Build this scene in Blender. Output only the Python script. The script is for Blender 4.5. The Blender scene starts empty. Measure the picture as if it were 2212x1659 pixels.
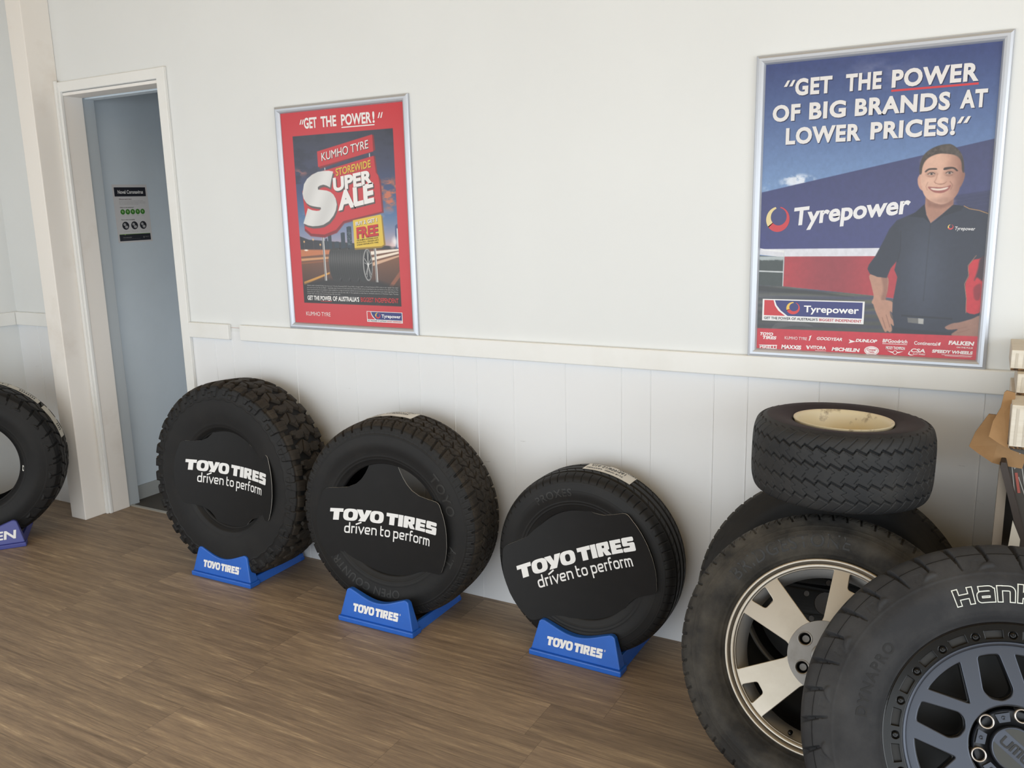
import bpy, bmesh, math, random
import numpy as np
from mathutils import Matrix, Vector
random.seed(7); rng = np.random.default_rng(7)
PI = math.pi; rad = math.radians
SC = bpy.context.scene; COL = SC.collection

# ------------------------------------------------------------------ camera
F_PX = 1847.0
def cam_axes(y, p, r):
    cy, sy, cp, sp, cr, sr = math.cos(y), math.sin(y), math.cos(p), math.sin(p), math.cos(r), math.sin(r)
    f = Vector((-sy*cp, cy*cp, sp)); ri = Vector((cy, sy, 0)); up = ri.cross(f)
    return cr*ri + sr*up, -sr*ri + cr*up, f
_r, _u, _f = cam_axes(.5109, -.1988, -.0235)
cam = bpy.data.cameras.new('camera'); cam.sensor_width = 36; cam.lens = 36*F_PX/2212
cam.clip_start = .05; cam.clip_end = 60
camo = bpy.data.objects.new('camera', cam); COL.objects.link(camo)
camo.matrix_world = Matrix(((_r.x, _u.x, -_f.x, 1.8368), (_r.y, _u.y, -_f.y, -2.6599), (_r.z, _u.z, -_f.z, 1.4779), (0, 0, 0, 1)))
SC.camera = camo

# ------------------------------------------------------------------ world, lights, exposure
SC.view_settings.view_transform = 'Standard'; SC.view_settings.look = 'None'
SC.view_settings.exposure = -0.24; SC.view_settings.gamma = 1.0; SC.view_settings.use_curve_mapping = False
w = bpy.data.worlds.new('daylight'); SC.world = w; w.use_nodes = True
bg = w.node_tree.nodes['Background']; bg.inputs[0].default_value = (.75, .87, 1, 1); bg.inputs[1].default_value = .6
def area(name, loc, rot, sx, sy, power, color):
    l = bpy.data.lights.new(name, 'AREA'); l.shape = 'RECTANGLE'; l.size = sx; l.size_y = sy; l.energy = power; l.color = color
    o = bpy.data.objects.new(name, l); o.location = loc; o.rotation_euler = rot; COL.objects.link(o); return o
# daylight coming in through the shop-front glazing behind the camera, and through the glazed side wall on the left
area('daylight_shopfront', (.75, -4.12, 1.03), (rad(90), 0, 0), 6.3, 1.85, 118, (.92, .975, 1))
area('daylight_right_window', (4.44, -2.5, 1.25), (rad(90), 0, rad(90)), 2.4, 1.8, 78, (.92, .97, 1))
area('daylight_side_window', (-2.60, -2.75, 1.35), (rad(90), 0, rad(-90)), 1.5, 1.7, 24, (.95, .98, 1))
area('corridor_fill_light', (-1.04, .62, .75), (rad(90), 0, rad(90)), .8, 1.1, 3.2, (.93, .97, 1))  # added fill with no door behind it, brightens the grey corridor wall
area('ceiling_lamp_light', (.6, -2.3, 2.70), (0, 0, 0), 1.2, .6, 3, (1, .88, .70))

# ------------------------------------------------------------------ materials
def lin(c):
    c = np.asarray(c, float)/255
    return np.where(c <= .04045, c/12.92, ((c+.055)/1.055)**2.4)
MATS = {}
def M(name, rgb, rough=.5, metal=0., noise=None, bump=None, spec=.5, coat=0.):
    """procedural principled material; noise = (scale, rgb2, lo, hi), bump = (scale, strength)"""
    if name in MATS: return MATS[name]
    m = bpy.data.materials.new(name); m.use_nodes = True; nt = m.node_tree; b = nt.nodes['Principled BSDF']
    b.inputs['Base Color'].default_value = (*lin(rgb), 1); b.inputs['Roughness'].default_value = rough
    b.inputs['Metallic'].default_value = metal; b.inputs['Specular IOR Level'].default_value = spec
    if coat: b.inputs['Coat Weight'].default_value = coat; b.inputs['Coat Roughness'].default_value = .08
    tc = nt.nodes.new('ShaderNodeTexCoord')
    if noise:
        sc, rgb2, lo, hi = noise[:4]
        n = nt.nodes.new('ShaderNodeTexNoise'); n.inputs['Scale'].default_value = sc; n.inputs['Detail'].default_value = 6; n.inputs['Roughness'].default_value = .62
        r = nt.nodes.new('ShaderNodeValToRGB'); r.color_ramp.elements[0].position = lo; r.color_ramp.elements[1].position = hi
        r.color_ramp.elements[0].color = (*lin(rgb), 1); r.color_ramp.elements[1].color = (*lin(rgb2), 1)
        if len(noise) > 4:
            mp = nt.nodes.new('ShaderNodeMapping'); mp.inputs['Scale'].default_value = noise[4]
            nt.links.new(tc.outputs['Object'], mp.inputs[0]); nt.links.new(mp.outputs[0], n.inputs['Vector'])
        else: nt.links.new(tc.outputs['Object'], n.inputs['Vector'])
        nt.links.new(n.outputs['Fac'], r.inputs[0]); nt.links.new(r.outputs[0], b.inputs['Base Color'])
    if bump:
        n2 = nt.nodes.new('ShaderNodeTexNoise'); n2.inputs['Scale'].default_value = bump[0]; n2.inputs['Detail'].default_value = 5
        bp = nt.nodes.new('ShaderNodeBump'); bp.inputs['Strength'].default_value = bump[1]; bp.inputs['Distance'].default_value = .002
        nt.links.new(tc.outputs['Object'], n2.inputs['Vector']); nt.links.new(n2.outputs['Fac'], bp.inputs['Height']); nt.links.new(bp.outputs[0], b.inputs['Normal'])
    MATS[name] = m; return m

def wall_material(name, rgb, scuff):
    """matt paint with faint roller mottling and, low down, sparse dark rubber scuffs"""
    m = bpy.data.materials.new(name); m.use_nodes = True; nt = m.node_tree; L = nt.links.new; N = nt.nodes.new
    b = nt.nodes['Principled BSDF']; b.inputs['Roughness'].default_value = .55
    g = N('ShaderNodeNewGeometry'); n = N('ShaderNodeTexNoise'); n.inputs['Scale'].default_value = 1.6; n.inputs['Detail'].default_value = 5
    L(g.outputs['Position'], n.inputs['Vector'])
    r = N('ShaderNodeValToRGB'); c = lin(rgb)
    r.color_ramp.elements[0].position = .3; r.color_ramp.elements[1].position = .72
    r.color_ramp.elements[0].color = (*(c*.965), 1); r.color_ramp.elements[1].color = (*np.minimum(c*1.01, 1), 1)
    L(n.outputs['Fac'], r.inputs[0]); last = r.outputs[0]
    if scuff:
        mp = N('ShaderNodeMapping'); mp.inputs['Scale'].default_value = (9, 9, 46); mp.inputs['Rotation'].default_value = (0, .09, 0); L(g.outputs['Position'], mp.inputs[0])
        n2 = N('ShaderNodeTexNoise'); n2.inputs['Scale'].default_value = 1.; n2.inputs['Detail'].default_value = 7; n2.inputs['Roughness'].default_value = .75; L(mp.outputs[0], n2.inputs['Vector'])
        r2 = N('ShaderNodeValToRGB'); r2.color_ramp.elements[0].position = .645; r2.color_ramp.elements[1].position = .72; L(n2.outputs['Fac'], r2.inputs[0])
        r2.color_ramp.elements[1].color = (.55, .55, .55, 1)
        sx = N('ShaderNodeSeparateXYZ'); L(g.outputs['Position'], sx.inputs[0])
        mr = N('ShaderNodeMapRange'); mr.inputs['From Min'].default_value = .10; mr.inputs['From Max'].default_value = .0; L(
            (lambda ab: ab.outputs[0])(absdiff(nt, sx.outputs['Z'], .60, .16)), mr.inputs['Value'])
        mu = N('ShaderNodeMath'); mu.operation = 'MULTIPLY'; L(r2.outputs[0], mu.inputs[0]); L(mr.outputs[0], mu.inputs[1])
        mx = N('ShaderNodeMix'); mx.data_type = 'RGBA'; mx.inputs['B'].default_value = (*lin((120, 118, 115)), 1)
        L(mu.outputs[0], mx.inputs['Factor']); L(last, mx.inputs['A']); last = mx.outputs['Result']
    L(last, b.inputs['Base Color'])
    n3 = N('ShaderNodeTexNoise'); n3.inputs['Scale'].default_value = 130; L(g.outputs['Position'], n3.inputs['Vector'])
    bp = N('ShaderNodeBump'); bp.inputs['Strength'].default_value = .06; bp.inputs['Distance'].default_value = .002; L(n3.outputs['Fac'], bp.inputs['Height']); L(bp.outputs[0], b.inputs['Normal'])
    return m
def absdiff(nt, sock, mid, half):
    a = nt.nodes.new('ShaderNodeMath'); a.operation = 'SUBTRACT'; nt.links.new(sock, a.inputs[0]); a.inputs[1].default_value = mid
    b = nt.nodes.new('ShaderNodeMath'); b.operation = 'ABSOLUTE'; nt.links.new(a.outputs[0], b.inputs[0])
    c = nt.nodes.new('ShaderNodeMath'); c.operation = 'SUBTRACT'; nt.links.new(b.outputs[0], c.inputs[0]); c.inputs[1].default_value = half
    return c

def floor_material():
    """brown-grey vinyl planks 175 mm x 1020 mm running along the wall, each with its own tone and grain"""
    m = bpy.data.materials.new('vinyl_planks'); m.use_nodes = True; nt = m.node_tree; L = nt.links.new; N = nt.nodes.new
    b = nt.nodes['Principled BSDF']
    g = N('ShaderNodeNewGeometry'); s = N('ShaderNodeSeparateXYZ'); L(g.outputs['Position'], s.inputs[0])
    def mt(op, a, bb=None):
        n = N('ShaderNodeMath'); n.operation = op
        for i, v in enumerate((a, bb)):
            if v is None: continue
            if isinstance(v, (int, float)): n.inputs[i].default_value = v
            else: L(v, n.inputs[i])
        return n.outputs[0]
    yy = mt('DIVIDE', mt('ADD', s.outputs['Y'], .72), .175); row = mt('FLOOR', yy)
    wn = N('ShaderNodeTexWhiteNoise'); wn.noise_dimensions = '1D'; L(row, wn.inputs['W'])
    xx = mt('ADD', mt('DIVIDE', s.outputs['X'], 1.02), mt('MULTIPLY', wn.outputs['Value'], 7.3)); colm = mt('FLOOR', xx)
    fy = mt('FRACT', yy); fx = mt('FRACT', xx)
    cb = N('ShaderNodeCombineXYZ'); L(row, cb.inputs[0]); L(colm, cb.inputs[1])
    wp = N('ShaderNodeTexWhiteNoise'); wp.noise_dimensions = '2D'; L(cb.outputs[0], wp.inputs['Vector'])
    def grain(sx, sy, detail, rough, dist, wmul):
        mp = N('ShaderNodeMapping'); mp.inputs['Scale'].default_value = (sx, sy, 1); L(g.outputs['Position'], mp.inputs[0])
        n = N('ShaderNodeTexNoise'); n.noise_dimensions = '4D'; n.inputs['Scale'].default_value = 1; n.inputs['Detail'].default_value = detail
        n.inputs['Roughness'].default_value = rough; n.inputs['Distortion'].default_value = dist
        L(mp.outputs[0], n.inputs['Vector']); L(mt('MULTIPLY', wp.outputs['Value'], wmul), n.inputs['W']); return n.outputs['Fac']
    g1 = grain(2.4, 48, 7, .66, .9, 40); g2 = grain(11, 200, 5, .75, .3, 60); g3 = grain(2.2, 9, 3, .5, .9, 25)
    r1 = N('ShaderNodeValToRGB'); e = r1.color_ramp.elements
    e[0].position = .36; e[0].color = (*lin((104, 88, 72)), 1); e[1].position = .645; e[1].color = (*lin((190, 168, 138)), 1)
    e2 = r1.color_ramp.elements.new(.485); e2.color = (*lin((134, 116, 97)), 1); e3 = r1.color_ramp.elements.new(.555); e3.color = (*lin((152, 132, 108)), 1)
    v = mt('ADD', mt('MULTIPLY', g1, .50), mt('ADD', mt('MULTIPLY', g2, .36), mt('MULTIPLY', g3, .14))); L(v, r1.inputs[0])
    tone = mt('ADD', .93, mt('MULTIPLY', wp.outputs['Value'], .26))
    seam = mt('MINIMUM', mt('MULTIPLY', mt('MINIMUM', fy, mt('SUBTRACT', 1, fy)), .175), mt('MULTIPLY', mt('MINIMUM', fx, mt('SUBTRACT', 1, fx)), 1.02))
    sm = N('ShaderNodeMapRange'); sm.inputs['From Min'].default_value = .0004; sm.inputs['From Max'].default_value = .0016; sm.inputs['To Min'].default_value = .72; sm.inputs['To Max'].default_value = 1
    L(seam, sm.inputs['Value'])
    vm = N('ShaderNodeVectorMath'); vm.operation = 'SCALE'; L(r1.outputs[0], vm.inputs[0]); L(mt('MULTIPLY', tone, sm.outputs[0]), vm.inputs['Scale'])
    L(vm.outputs[0], b.inputs['Base Color'])
    rr = N('ShaderNodeMapRange'); rr.inputs['To Min'].default_value = .42; rr.inputs['To Max'].default_value = .62; L(g2, rr.inputs['Value']); L(rr.outputs[0], b.inputs['Roughness'])
    bp = N('ShaderNodeBump'); bp.inputs['Strength'].default_value = .12; bp.inputs['Distance'].default_value = .001
    L(mt('ADD', mt('MULTIPLY', sm.outputs[0], 1.5), g2), bp.inputs['Height']); L(bp.outputs[0], b.inputs['Normal'])
    return m

def attr_material(name, rough=.25, coat=0.):
    """printed sheet: ink colours stored per vertex"""
    m = bpy.data.materials.new(name); m.use_nodes = True; nt = m.node_tree; b = nt.nodes['Principled BSDF']
    a = nt.nodes.new('ShaderNodeAttribute'); a.attribute_name = 'Ink'; nt.links.new(a.outputs['Color'], b.inputs['Base Color'])
    b.inputs['Roughness'].default_value = rough; b.inputs['Specular IOR Level'].default_value = .5
    return m

UPPER = wall_material('upper_wall_paint', (229, 232, 233), False)
LOWER = wall_material('lower_panel_paint', (234, 236, 239), True)
TRIM = M('trim_paint', (236, 237, 236), .42, noise=(3, (228, 228, 224), .5, .8))
CREAM = M('soft_pink_white_paint', (240, 236, 231), .5, noise=(4, (226, 219, 211), .55, .85))
CORR = M('corridor_grey_paint', (214, 226, 236), .5, noise=(2, (206, 218, 228), .4, .7))
DARK = M('corridor_floor_dark', (70, 66, 60), .6)
ALU = M('brushed_aluminium', (196, 201, 210), .36, .5)
BLUE = M('blue_plastic', (38, 100, 196), .38, noise=(9, (34, 92, 184), .4, .7))
INDIGO = M('indigo_plastic', (72, 78, 150), .4)
WHITE = M('white_ink', (240, 240, 240), .45)
BLACKCARD = M('black_plastic_card', (21, 21, 22), .5, noise=(14, (26, 26, 27), .5, .8), spec=.3)
CARDEDGE = M('white_card_edge', (205, 205, 200), .4)
RUB_TREAD = M('rubber_tread', (42, 38, 34), .72, noise=(11, (62, 55, 46), .42, .75), bump=(420, .25), spec=.3)
RUB_SIDE = M('rubber_sidewall', (27, 27, 28), .6, noise=(7, (36, 35, 34), .45, .8), bump=(300, .12), spec=.3)
RUB_NEW = M('rubber_new_tread', (25, 25, 26), .55, noise=(9, (33, 32, 31), .45, .8), spec=.3)
RUB_WORN = M('rubber_worn', (38, 37, 36), .7, noise=(8, (84, 80, 73), .40, .76), bump=(240, .25), spec=.3)
RUB_DUST = M('rubber_dusty', (38, 39, 42), .7, noise=(6, (64, 64, 65), .42, .75), bump=(260, .2), spec=.3)
RUB_SAW = M('rubber_sawtooth', (34, 35, 37), .6, noise=(8, (52, 51, 50), .45, .78), bump=(300, .15), spec=.35)
RUB_IN = M('rubber_inner', (18, 18, 19), .7, spec=.3)
RAISED = M('rubber_raised_letters', (46, 46, 46), .5, spec=.35)
LINEW = M('white_letter_outline', (214, 216, 208), .5)
PAPER = M('label_paper', (222, 220, 214), .55)
INK = M('label_ink', (40, 46, 60), .6)
SILVER = M('machined_alloy', (172, 164, 152), .34, .8, noise=(5, (150, 142, 128), .45, .8))
SILVERP = M('silver_paint', (132, 130, 128), .42, .6, noise=(9, (92, 86, 78), .5, .85))
SATIN = M('gunmetal_satin', (70, 74, 83), .38, .75)
GLOSSB = M('gloss_black', (7, 7, 8), .16, spec=.28)
MATTB = M('black_steel', (20, 20, 21), .5)
CREAMW = M('cream_rim_paint', (226, 216, 188), .42, noise=(16, (104, 78, 52), .57, .70))
BRASS = M('bare_metal_ring', (178, 172, 166), .3, .9)
WCARD = M('white_corrugated_card', (222, 216, 204), .7, noise=(6, (206, 197, 180), .4, .7, (1, 1, 8)))
BCARD = M('brown_card', (160, 126, 88), .8, noise=(12, (144, 111, 75), .4, .75))
FLUTE = M('card_flute_edge', (120, 92, 62), .9, noise=(160, (52, 38, 26), .45, .55))
DCARD = M('dark_printed_card', (78, 74, 70), .6, noise=(5, (92, 86, 80), .45, .8))
TAUPE = M('taupe_board', (132, 122, 110), .6, noise=(6, (110, 100, 90), .4, .8, (1, 1, .2)))
BROWNB = M('brown_board_edge', (58, 50, 46), .6)
CHALK = M('pale_line_print', (170, 168, 164), .7)
REDINK = M('red_print_line', (178, 96, 86), .7)

# ------------------------------------------------------------------ mesh helpers
def tag(o, label=None, cat=None, group=None, kind=None):
    if label: o['label'] = label
    if cat: o['category'] = cat
    if group: o['group'] = group
    if kind: o['kind'] = kind
    return o
def empty(name, mw, label=None, cat=None, group=None):
    o = bpy.data.objects.new(name, None); o.empty_display_size = .1; COL.objects.link(o)
    o.matrix_world = mw if isinstance(mw, Matrix) else Matrix.Translation(mw)
    return tag(o, label, cat, group)
def mesh_obj(name, v, f, mats, parent=None, idx=None, smooth=False, attr=None):
    me = bpy.data.meshes.new(name); v = np.asarray(v, np.float32)
    if isinstance(f, np.ndarray) and f.ndim == 2:
        n, k = f.shape
        me.vertices.add(len(v)); me.vertices.foreach_set('co', v.ravel())
        me.loops.add(n*k); me.loops.foreach_set('vertex_index', f.astype(np.int32).ravel())
        me.polygons.add(n); me.polygons.foreach_set('loop_start', np.arange(0, n*k, k, dtype=np.int32))
        me.polygons.foreach_set('loop_total', np.full(n, k, np.int32)); me.update(calc_edges=True)
    else:
        me.from_pydata([tuple(map(float, q)) for q in v], [], [tuple(map(int, q)) for q in f]); me.update()
    for m in (mats if isinstance(mats, (list, tuple)) else [mats]): me.materials.append(m)
    if idx is not None: me.polygons.foreach_set('material_index', np.asarray(idx, np.int32))
    if smooth is True: me.polygons.foreach_set('use_smooth', np.ones(len(me.polygons), bool))
    if attr is not None:
        a = me.color_attributes.new('Ink', 'FLOAT_COLOR', 'POINT'); a.data.foreach_set('color', attr.astype(np.float32).ravel())
    me.validate()
    o = bpy.data.objects.new(name, me); COL.objects.link(o)
    if parent is not None: o.parent = parent
    return o
class MB:
    """collects pieces of ONE object"""
    def __init__(s): s.v = []; s.f = []; s.m = []; s.n = 0; s.mats = []
    def add(s, v, f, m):
        if m not in s.mats: s.mats.append(m)
        k = s.mats.index(m); s.v.append(np.asarray(v, float).reshape(-1, 3))
        for q in f: s.f.append(tuple(int(i)+s.n for i in q)); s.m.append(k)
        s.n += len(s.v[-1]); return s
    def box(s, x0, x1, y0, y1, z0, z1, m):
        v = [(x, y, z) for x in (x0, x1) for y in (y0, y1) for z in (z0, z1)]
        return s.add(v, [(0, 1, 3, 2), (4, 6, 7, 5), (0, 4, 5, 1), (2, 3, 7, 6), (0, 2, 6, 4), (1, 5, 7, 3)], m)
    def build(s, name, parent=None, smooth=False, bevel=0., kind=None):
        o = mesh_obj(name, np.vstack(s.v), s.f, s.mats, parent, s.m, smooth)
        if bevel:
            b = o.modifiers.new('soft_edges', 'BEVEL'); b.width = bevel; b.segments = 2; b.limit_method = 'ANGLE'; b.angle_limit = rad(40)
        if kind: o['kind'] = kind
        return o
def prism(mb, poly, y0, y1, m, m_side=None, inset=0.):
    """polygon in x,z (anticlockwise seen from -y) extruded from y0 (front) to y1"""
    n = len(poly); p = np.array(poly, float)
    c = p.mean(0); q = c+(p-c)*(1+inset)
    v = [(a, y0, b) for a, b in p]+[(a, y1, b) for a, b in q]
    mb.add(v, [tuple(range(n)), tuple(range(2*n-1, n-1, -1))], m)
    mb.add(v, [(i, i+n, (i+1) % n+n, (i+1) % n) for i in range(n)], m_side or m)
def lathe(mb, prof, m, seg=96, close=False):
    """prof = [(ax, r)]: revolve about the local axis; +ax faces local -y"""
    t = np.linspace(0, 2*PI, seg, endpoint=False); P = np.array(prof, float); n = len(P)
    v = np.stack([P[:, 1][:, None]*np.cos(t), np.repeat(-P[:, 0][:, None], seg, 1), P[:, 1][:, None]*np.sin(t)], -1).reshape(-1, 3)
    f = [(i*seg+j, (i+1)*seg+j, (i+1)*seg+(j+1) % seg, i*seg+(j+1) % seg) for i in range(n-1) for j in range(seg)]
    mb.add(v, f, m)

# 2D filled shapes through temporary curves -----------------------------------
def curve_mesh(cu):
    o = bpy.data.objects.new('tmp', cu); COL.objects.link(o)
    dg = bpy.context.evaluated_depsgraph_get(); me = bpy.data.meshes.new_from_object(o.evaluated_get(dg))
    v = np.empty(len(me.vertices)*3, np.float32); me.vertices.foreach_get('co', v)
    f = [tuple(p.vertices) for p in me.polygons]
    bpy.data.objects.remove(o); bpy.data.meshes.remove(me); bpy.data.curves.remove(cu)
    return v.reshape(-1, 3).astype(float), f
def fill(loops, extrude=0., bevel=0.):
    cu = bpy.data.curves.new('tmp', 'CURVE'); cu.dimensions = '2D'; cu.fill_mode = 'BOTH'
    cu.extrude = extrude; cu.bevel_depth = bevel; cu.bevel_resolution = 1
    for lp in loops:
        s = cu.splines.new('POLY'); s.points.add(len(lp)-1); s.use_cyclic_u = True
        s.points.foreach_set('co', np.array([(a, b, 0, 1) for a, b in lp], np.float32).ravel())
    return curve_mesh(cu)
_TX = {}
def text2d(s, off=0., res=4, space=1.):
    k = (s, off, res, space)
    if k not in _TX:
        cu = bpy.data.curves.new('tmp', 'FONT'); cu.body = s; cu.offset = off; cu.size = 1; cu.resolution_u = res; cu.space_character = space; cu.fill_mode = 'FRONT'
        v, f = curve_mesh(cu); _TX[k] = (v[:, :2], f)
    v, f = _TX[k]; return v.copy(), f
CAP = None
def cap_h():
    global CAP
    if CAP is None: CAP = text2d('H')[0][:, 1].max()
    return CAP
def fit(s, x0, x1, yb, cap, off=0., shear=0., space=1., res=4):
    """2D text stretched between x0 and x1, cap height given, baseline yb"""
    v, f = text2d(s, off, res, space); ch = cap_h()
    v[:, 0] = (v[:, 0]-v[:, 0].min())/(v[:, 0].max()-v[:, 0].min()+1e-9)
    y = v[:, 1]/ch
    v[:, 0] = x0+v[:, 0]*(x1-x0)+shear*y*cap; v[:, 1] = yb+y*cap
    return v, f
def stroke(pts, wd, closed=False):
    p = np.array(pts, float); n = len(p)
    d = np.roll(p, -1, 0)-p
    if not closed: d[-1] = d[-2]
    d /= np.linalg.norm(d, axis=1)[:, None]+1e-12
    dp = np.roll(d, 1, 0)
    if not closed: dp[0] = d[0]
    nn = np.stack([-d[:, 1], d[:, 0]], 1); np_ = np.stack([-dp[:, 1], dp[:, 0]], 1)
    mt = nn+np_; mt /= np.linalg.norm(mt, axis=1)[:, None]+1e-12
    sc = 1/np.maximum((mt*nn).sum(1), .5)
    a = p+mt*(sc*wd/2)[:, None]; b = p-mt*(sc*wd/2)[:, None]
    v = np.vstack([a, b]); k = n if closed else n-1
    return v, [(i+n, (i+1) % n+n, (i+1) % n, i) for i in range(k)]
def rounded(pts, r, closed=False, seg=5):
    p = [np.array(q, float) for q in pts]; n = len(p); out = []
    for i in range(n):
        if not closed and i in (0, n-1): out.append(p[i]); continue
        a, b, c = p[i-1], p[i], p[(i+1) % n]
        d1 = (a-b); d2 = (c-b); l1, l2 = np.linalg.norm(d1), np.linalg.norm(d2); rr = min(r, l1*.49, l2*.49)
        s, e = b+d1/l1*rr, b+d2/l2*rr
        for t in np.linspace(0, 1, seg+1): out.append((1-t)**2*s+2*t*(1-t)*b+t*t*e)
    return out
def superell(cx, cy, rx, ry, e=2.6, n=28):
    t = np.linspace(0, 2*PI, n, endpoint=False); c, s = np.cos(t), np.sin(t)
    return [(cx+rx*np.sign(a)*abs(a)**(2/e), cy+ry*np.sign(b)*abs(b)**(2/e)) for a, b in zip(c, s)]
def cat_rom(pts, k=6, closed=True):
    p = np.array(pts, float); n = len(p); out = []
    rngi = range(n) if closed else range(n-1)
    for i in rngi:
        if closed: a, b, c, d = p[i-1], p[i], p[(i+1) % n], p[(i+2) % n]
        else: a, b, c, d = p[max(i-1, 0)], p[i], p[i+1], p[min(i+2, n-1)]
        for t in np.arange(k)/k:
            out.append(.5*((2*b)+(-a+c)*t+(2*a-5*b+4*c-d)*t*t+(-a+3*b-3*c+d)*t**3))
    if not closed: out.append(p[-1])
    return np.array(out)
def circ(cx, cy, r, n=24): return [(cx+r*math.cos(t), cy+r*math.sin(t)) for t in np.linspace(0, 2*PI, n, endpoint=False)]

# the tyre maker's block lettering and its slogan, drawn as outlines (cap height 1)
def toyo_tires():
    V = []; Fc = []; n = 0; sh = .14
    def put(loops, x):
        nonlocal n
        v, f = fill([[(px+x+sh*py, py) for px, py in lp] for lp in loops])
        V.append(v[:, :2]); Fc.extend([tuple(i+n for i in q) for q in f]); n += len(v)
    Tl = [(0, .70), (0, 1), (1.02, 1), (1.02, .70), (.73, .70), (.73, 0), (.29, 0), (.29, .70)]
    Ol = [superell(.58, .5, .58, .52, 3.0), superell(.58, .5, .19, .27, 2.6)]
    Yl = [(-.08, 1), (.40, 1), (.58, .55), (.70, 1), (1.16, 1), (.70, 0), (.12, 0), (.30, .30)]
    Il = [(0, 0), (0, 1), (.42, 1), (.42, 0)]
    Rl = [rounded([(0, 0), (0, 1), (.98, 1), (.98, .42), (.80, .40), (1.08, 0), (.60, 0), (.44, .34), (.42, .34), (.42, 0)], .10, True),
          rounded([(.42, .58), (.42, .76), (.60, .76), (.60, .58)], .05, True)]
    El = [(0, 0), (0, 1), (.88, 1), (.88, .73), (.42, .73), (.42, .62), (.84, .62), (.84, .38), (.42, .38), (.42, .27), (.90, .27), (.90, 0)]
    Sl = rounded([(.98, .70), (.98, 1.02), (.02, 1.02), (.02, .40), (.58, .40), (.58, .28), (0, .28), (0, -.02), (1.0, -.02), (1.0, .62), (.44, .62), (.44, .72)], .13, True)
    x = 0
    for lp, adv in (([Tl], 1.04), (Ol, 1.10), ([Yl], 1.06), (Ol, 1.38), ([Tl], 1.06), ([Il], .48), (Rl, 1.10), ([El], .95), ([Sl], 1.0)):
        put(lp, x); x += adv
    v = np.vstack(V); v[:, 0] -= v[:, 0].min(); wd = v[:, 0].max(); return v, Fc, wd
def slogan():
    V = []; Fc = []; n = 0; W = .20
    def st(p, closed=False):
        nonlocal n
        v, f = stroke(p, W, closed); V.append(v); Fc.extend([tuple(i+n for i in q) for q in f]); n += len(v)
    x = 0
    def bowl(x, w): st([(a+x, b) for a, b in rounded([(0, .1), (0, .9), (w, .9), (w, .1)], .28, True)], True)
    def arch(x, w): st([(a+x, b) for a, b in rounded([(0, .9), (w, .9), (w, 0)], .28)])
    for ch in 'driven to perform':
        if ch == 'd': bowl(x, .72); st([(x+.72, 0), (x+.72, 1.5)]); x += 1.12
        elif ch == 'r': st([(x, 0), (x, 1)]); st([(a+x, b) for a, b in rounded([(0, .55), (0, .9), (.46, .9)], .25)]); x += .72
        elif ch == 'i': st([(x, 0), (x, 1)]); st([(x-.14, 1.24), (x+.78, 1.60)]); x += .40
        elif ch == 'v': st([(x-.04, 1), (x+.40, .06), (x+.84, 1)]); x += 1.10
        elif ch == 'e': st([(a+x, b) for a, b in rounded([(.70, .1), (0, .1), (0, .9), (.72, .9), (.72, .48), (0, .48)], .26)]); x += 1.10
        elif ch == 'n': st([(x, 0), (x, 1)]); arch(x, .72); x += 1.10
        elif ch == 't': st([(a+x, b) for a, b in rounded([(.0, 1.4), (0, .1), (.44, .1)], .26)]); st([(x-.02, .9), (x+.46, .9)]); x += .78
        elif ch == 'o': bowl(x, .74); x += 1.10
        elif ch == 'p': bowl(x, .72); st([(x, 1), (x, -.5)]); x += 1.10
        elif ch == 'f': st([(a+x, b) for a, b in rounded([(.48, 1.4), (0.06, 1.4), (.06, 0)], .26)]); st([(x-.10, .9), (x+.46, .9)]); x += .74
        elif ch == 'm': st([(x, 0), (x, 1)]); arch(x, .52); arch(x+.52, .52); x += 1.4
        else: x += .42
    v = np.vstack(V); v[:, 0] += .12*v[:, 1]; v[:, 0] -= v[:, 0].min(); return v, Fc, v[:, 0].max()
TOYO = toyo_tires(); SLOGAN = slogan()
def place2d(src, x0, x1, yb, h):
    v, f, wd = src; return np.stack([x0+v[:, 0]/wd*(x1-x0), yb+v[:, 1]*h], 1), f

# ------------------------------------------------------------------ the room
HZ = 2.78; XL, XR, YF = -2.64, 4.5, -4.2
DX0, DX1, DZ = -2.06, -1.366, 2.075; WT = .115
GROOVES = [-2.478, -2.33, -1.172, -1.064, -.904, -.694, -.483, -.377, -.167, -.063, .094, .197, .352, .561, .771, .875, 1.088, 1.196, 1.41, 1.63, 1.849, 2.06, 2.28, 2.5]
def grooved(mb, x0, x1, z0, z1, m):
    xs = [(x0, 0)]
    for g in GROOVES:
        if x0+.02 < g < x1-.02: xs += [(g-.0022, 0), (g-.0010, -.0018), (g+.0010, -.0018), (g+.0022, 0)]
    xs.append((x1, 0)); n = len(xs)
    v = [(x, y, z) for z in (z0, z1) for x, y in xs]
    mb.add(v, [(i, i+1, i+1+n, i+n) for i in range(n-1)], m)
b = MB()
for x0, x1 in ((XL-.115, DX0), (DX1, XR+.1)):
    b.box(x0, x1, .004, WT, 0, .99, UPPER); b.box(x0, x1, 0, WT, .99, HZ, UPPER); grooved(b, x0, x1, 0, .99, LOWER)
b.box(DX0, DX1, 0, WT, DZ, HZ, UPPER)
b.build('wall_back', kind='structure')
b = MB().box(XL-.1, XL, -1.6, 0, 0, HZ, UPPER).box(XL-.1, XL, YF-.1, -3.6, 0, HZ, UPPER).box(XL-.1, XL, -3.6, -1.6, 0, .4, UPPER).box(XL-.1, XL, -3.6, -1.6, 2.4, HZ, UPPER)
b.build('wall_left', kind='structure')
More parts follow.
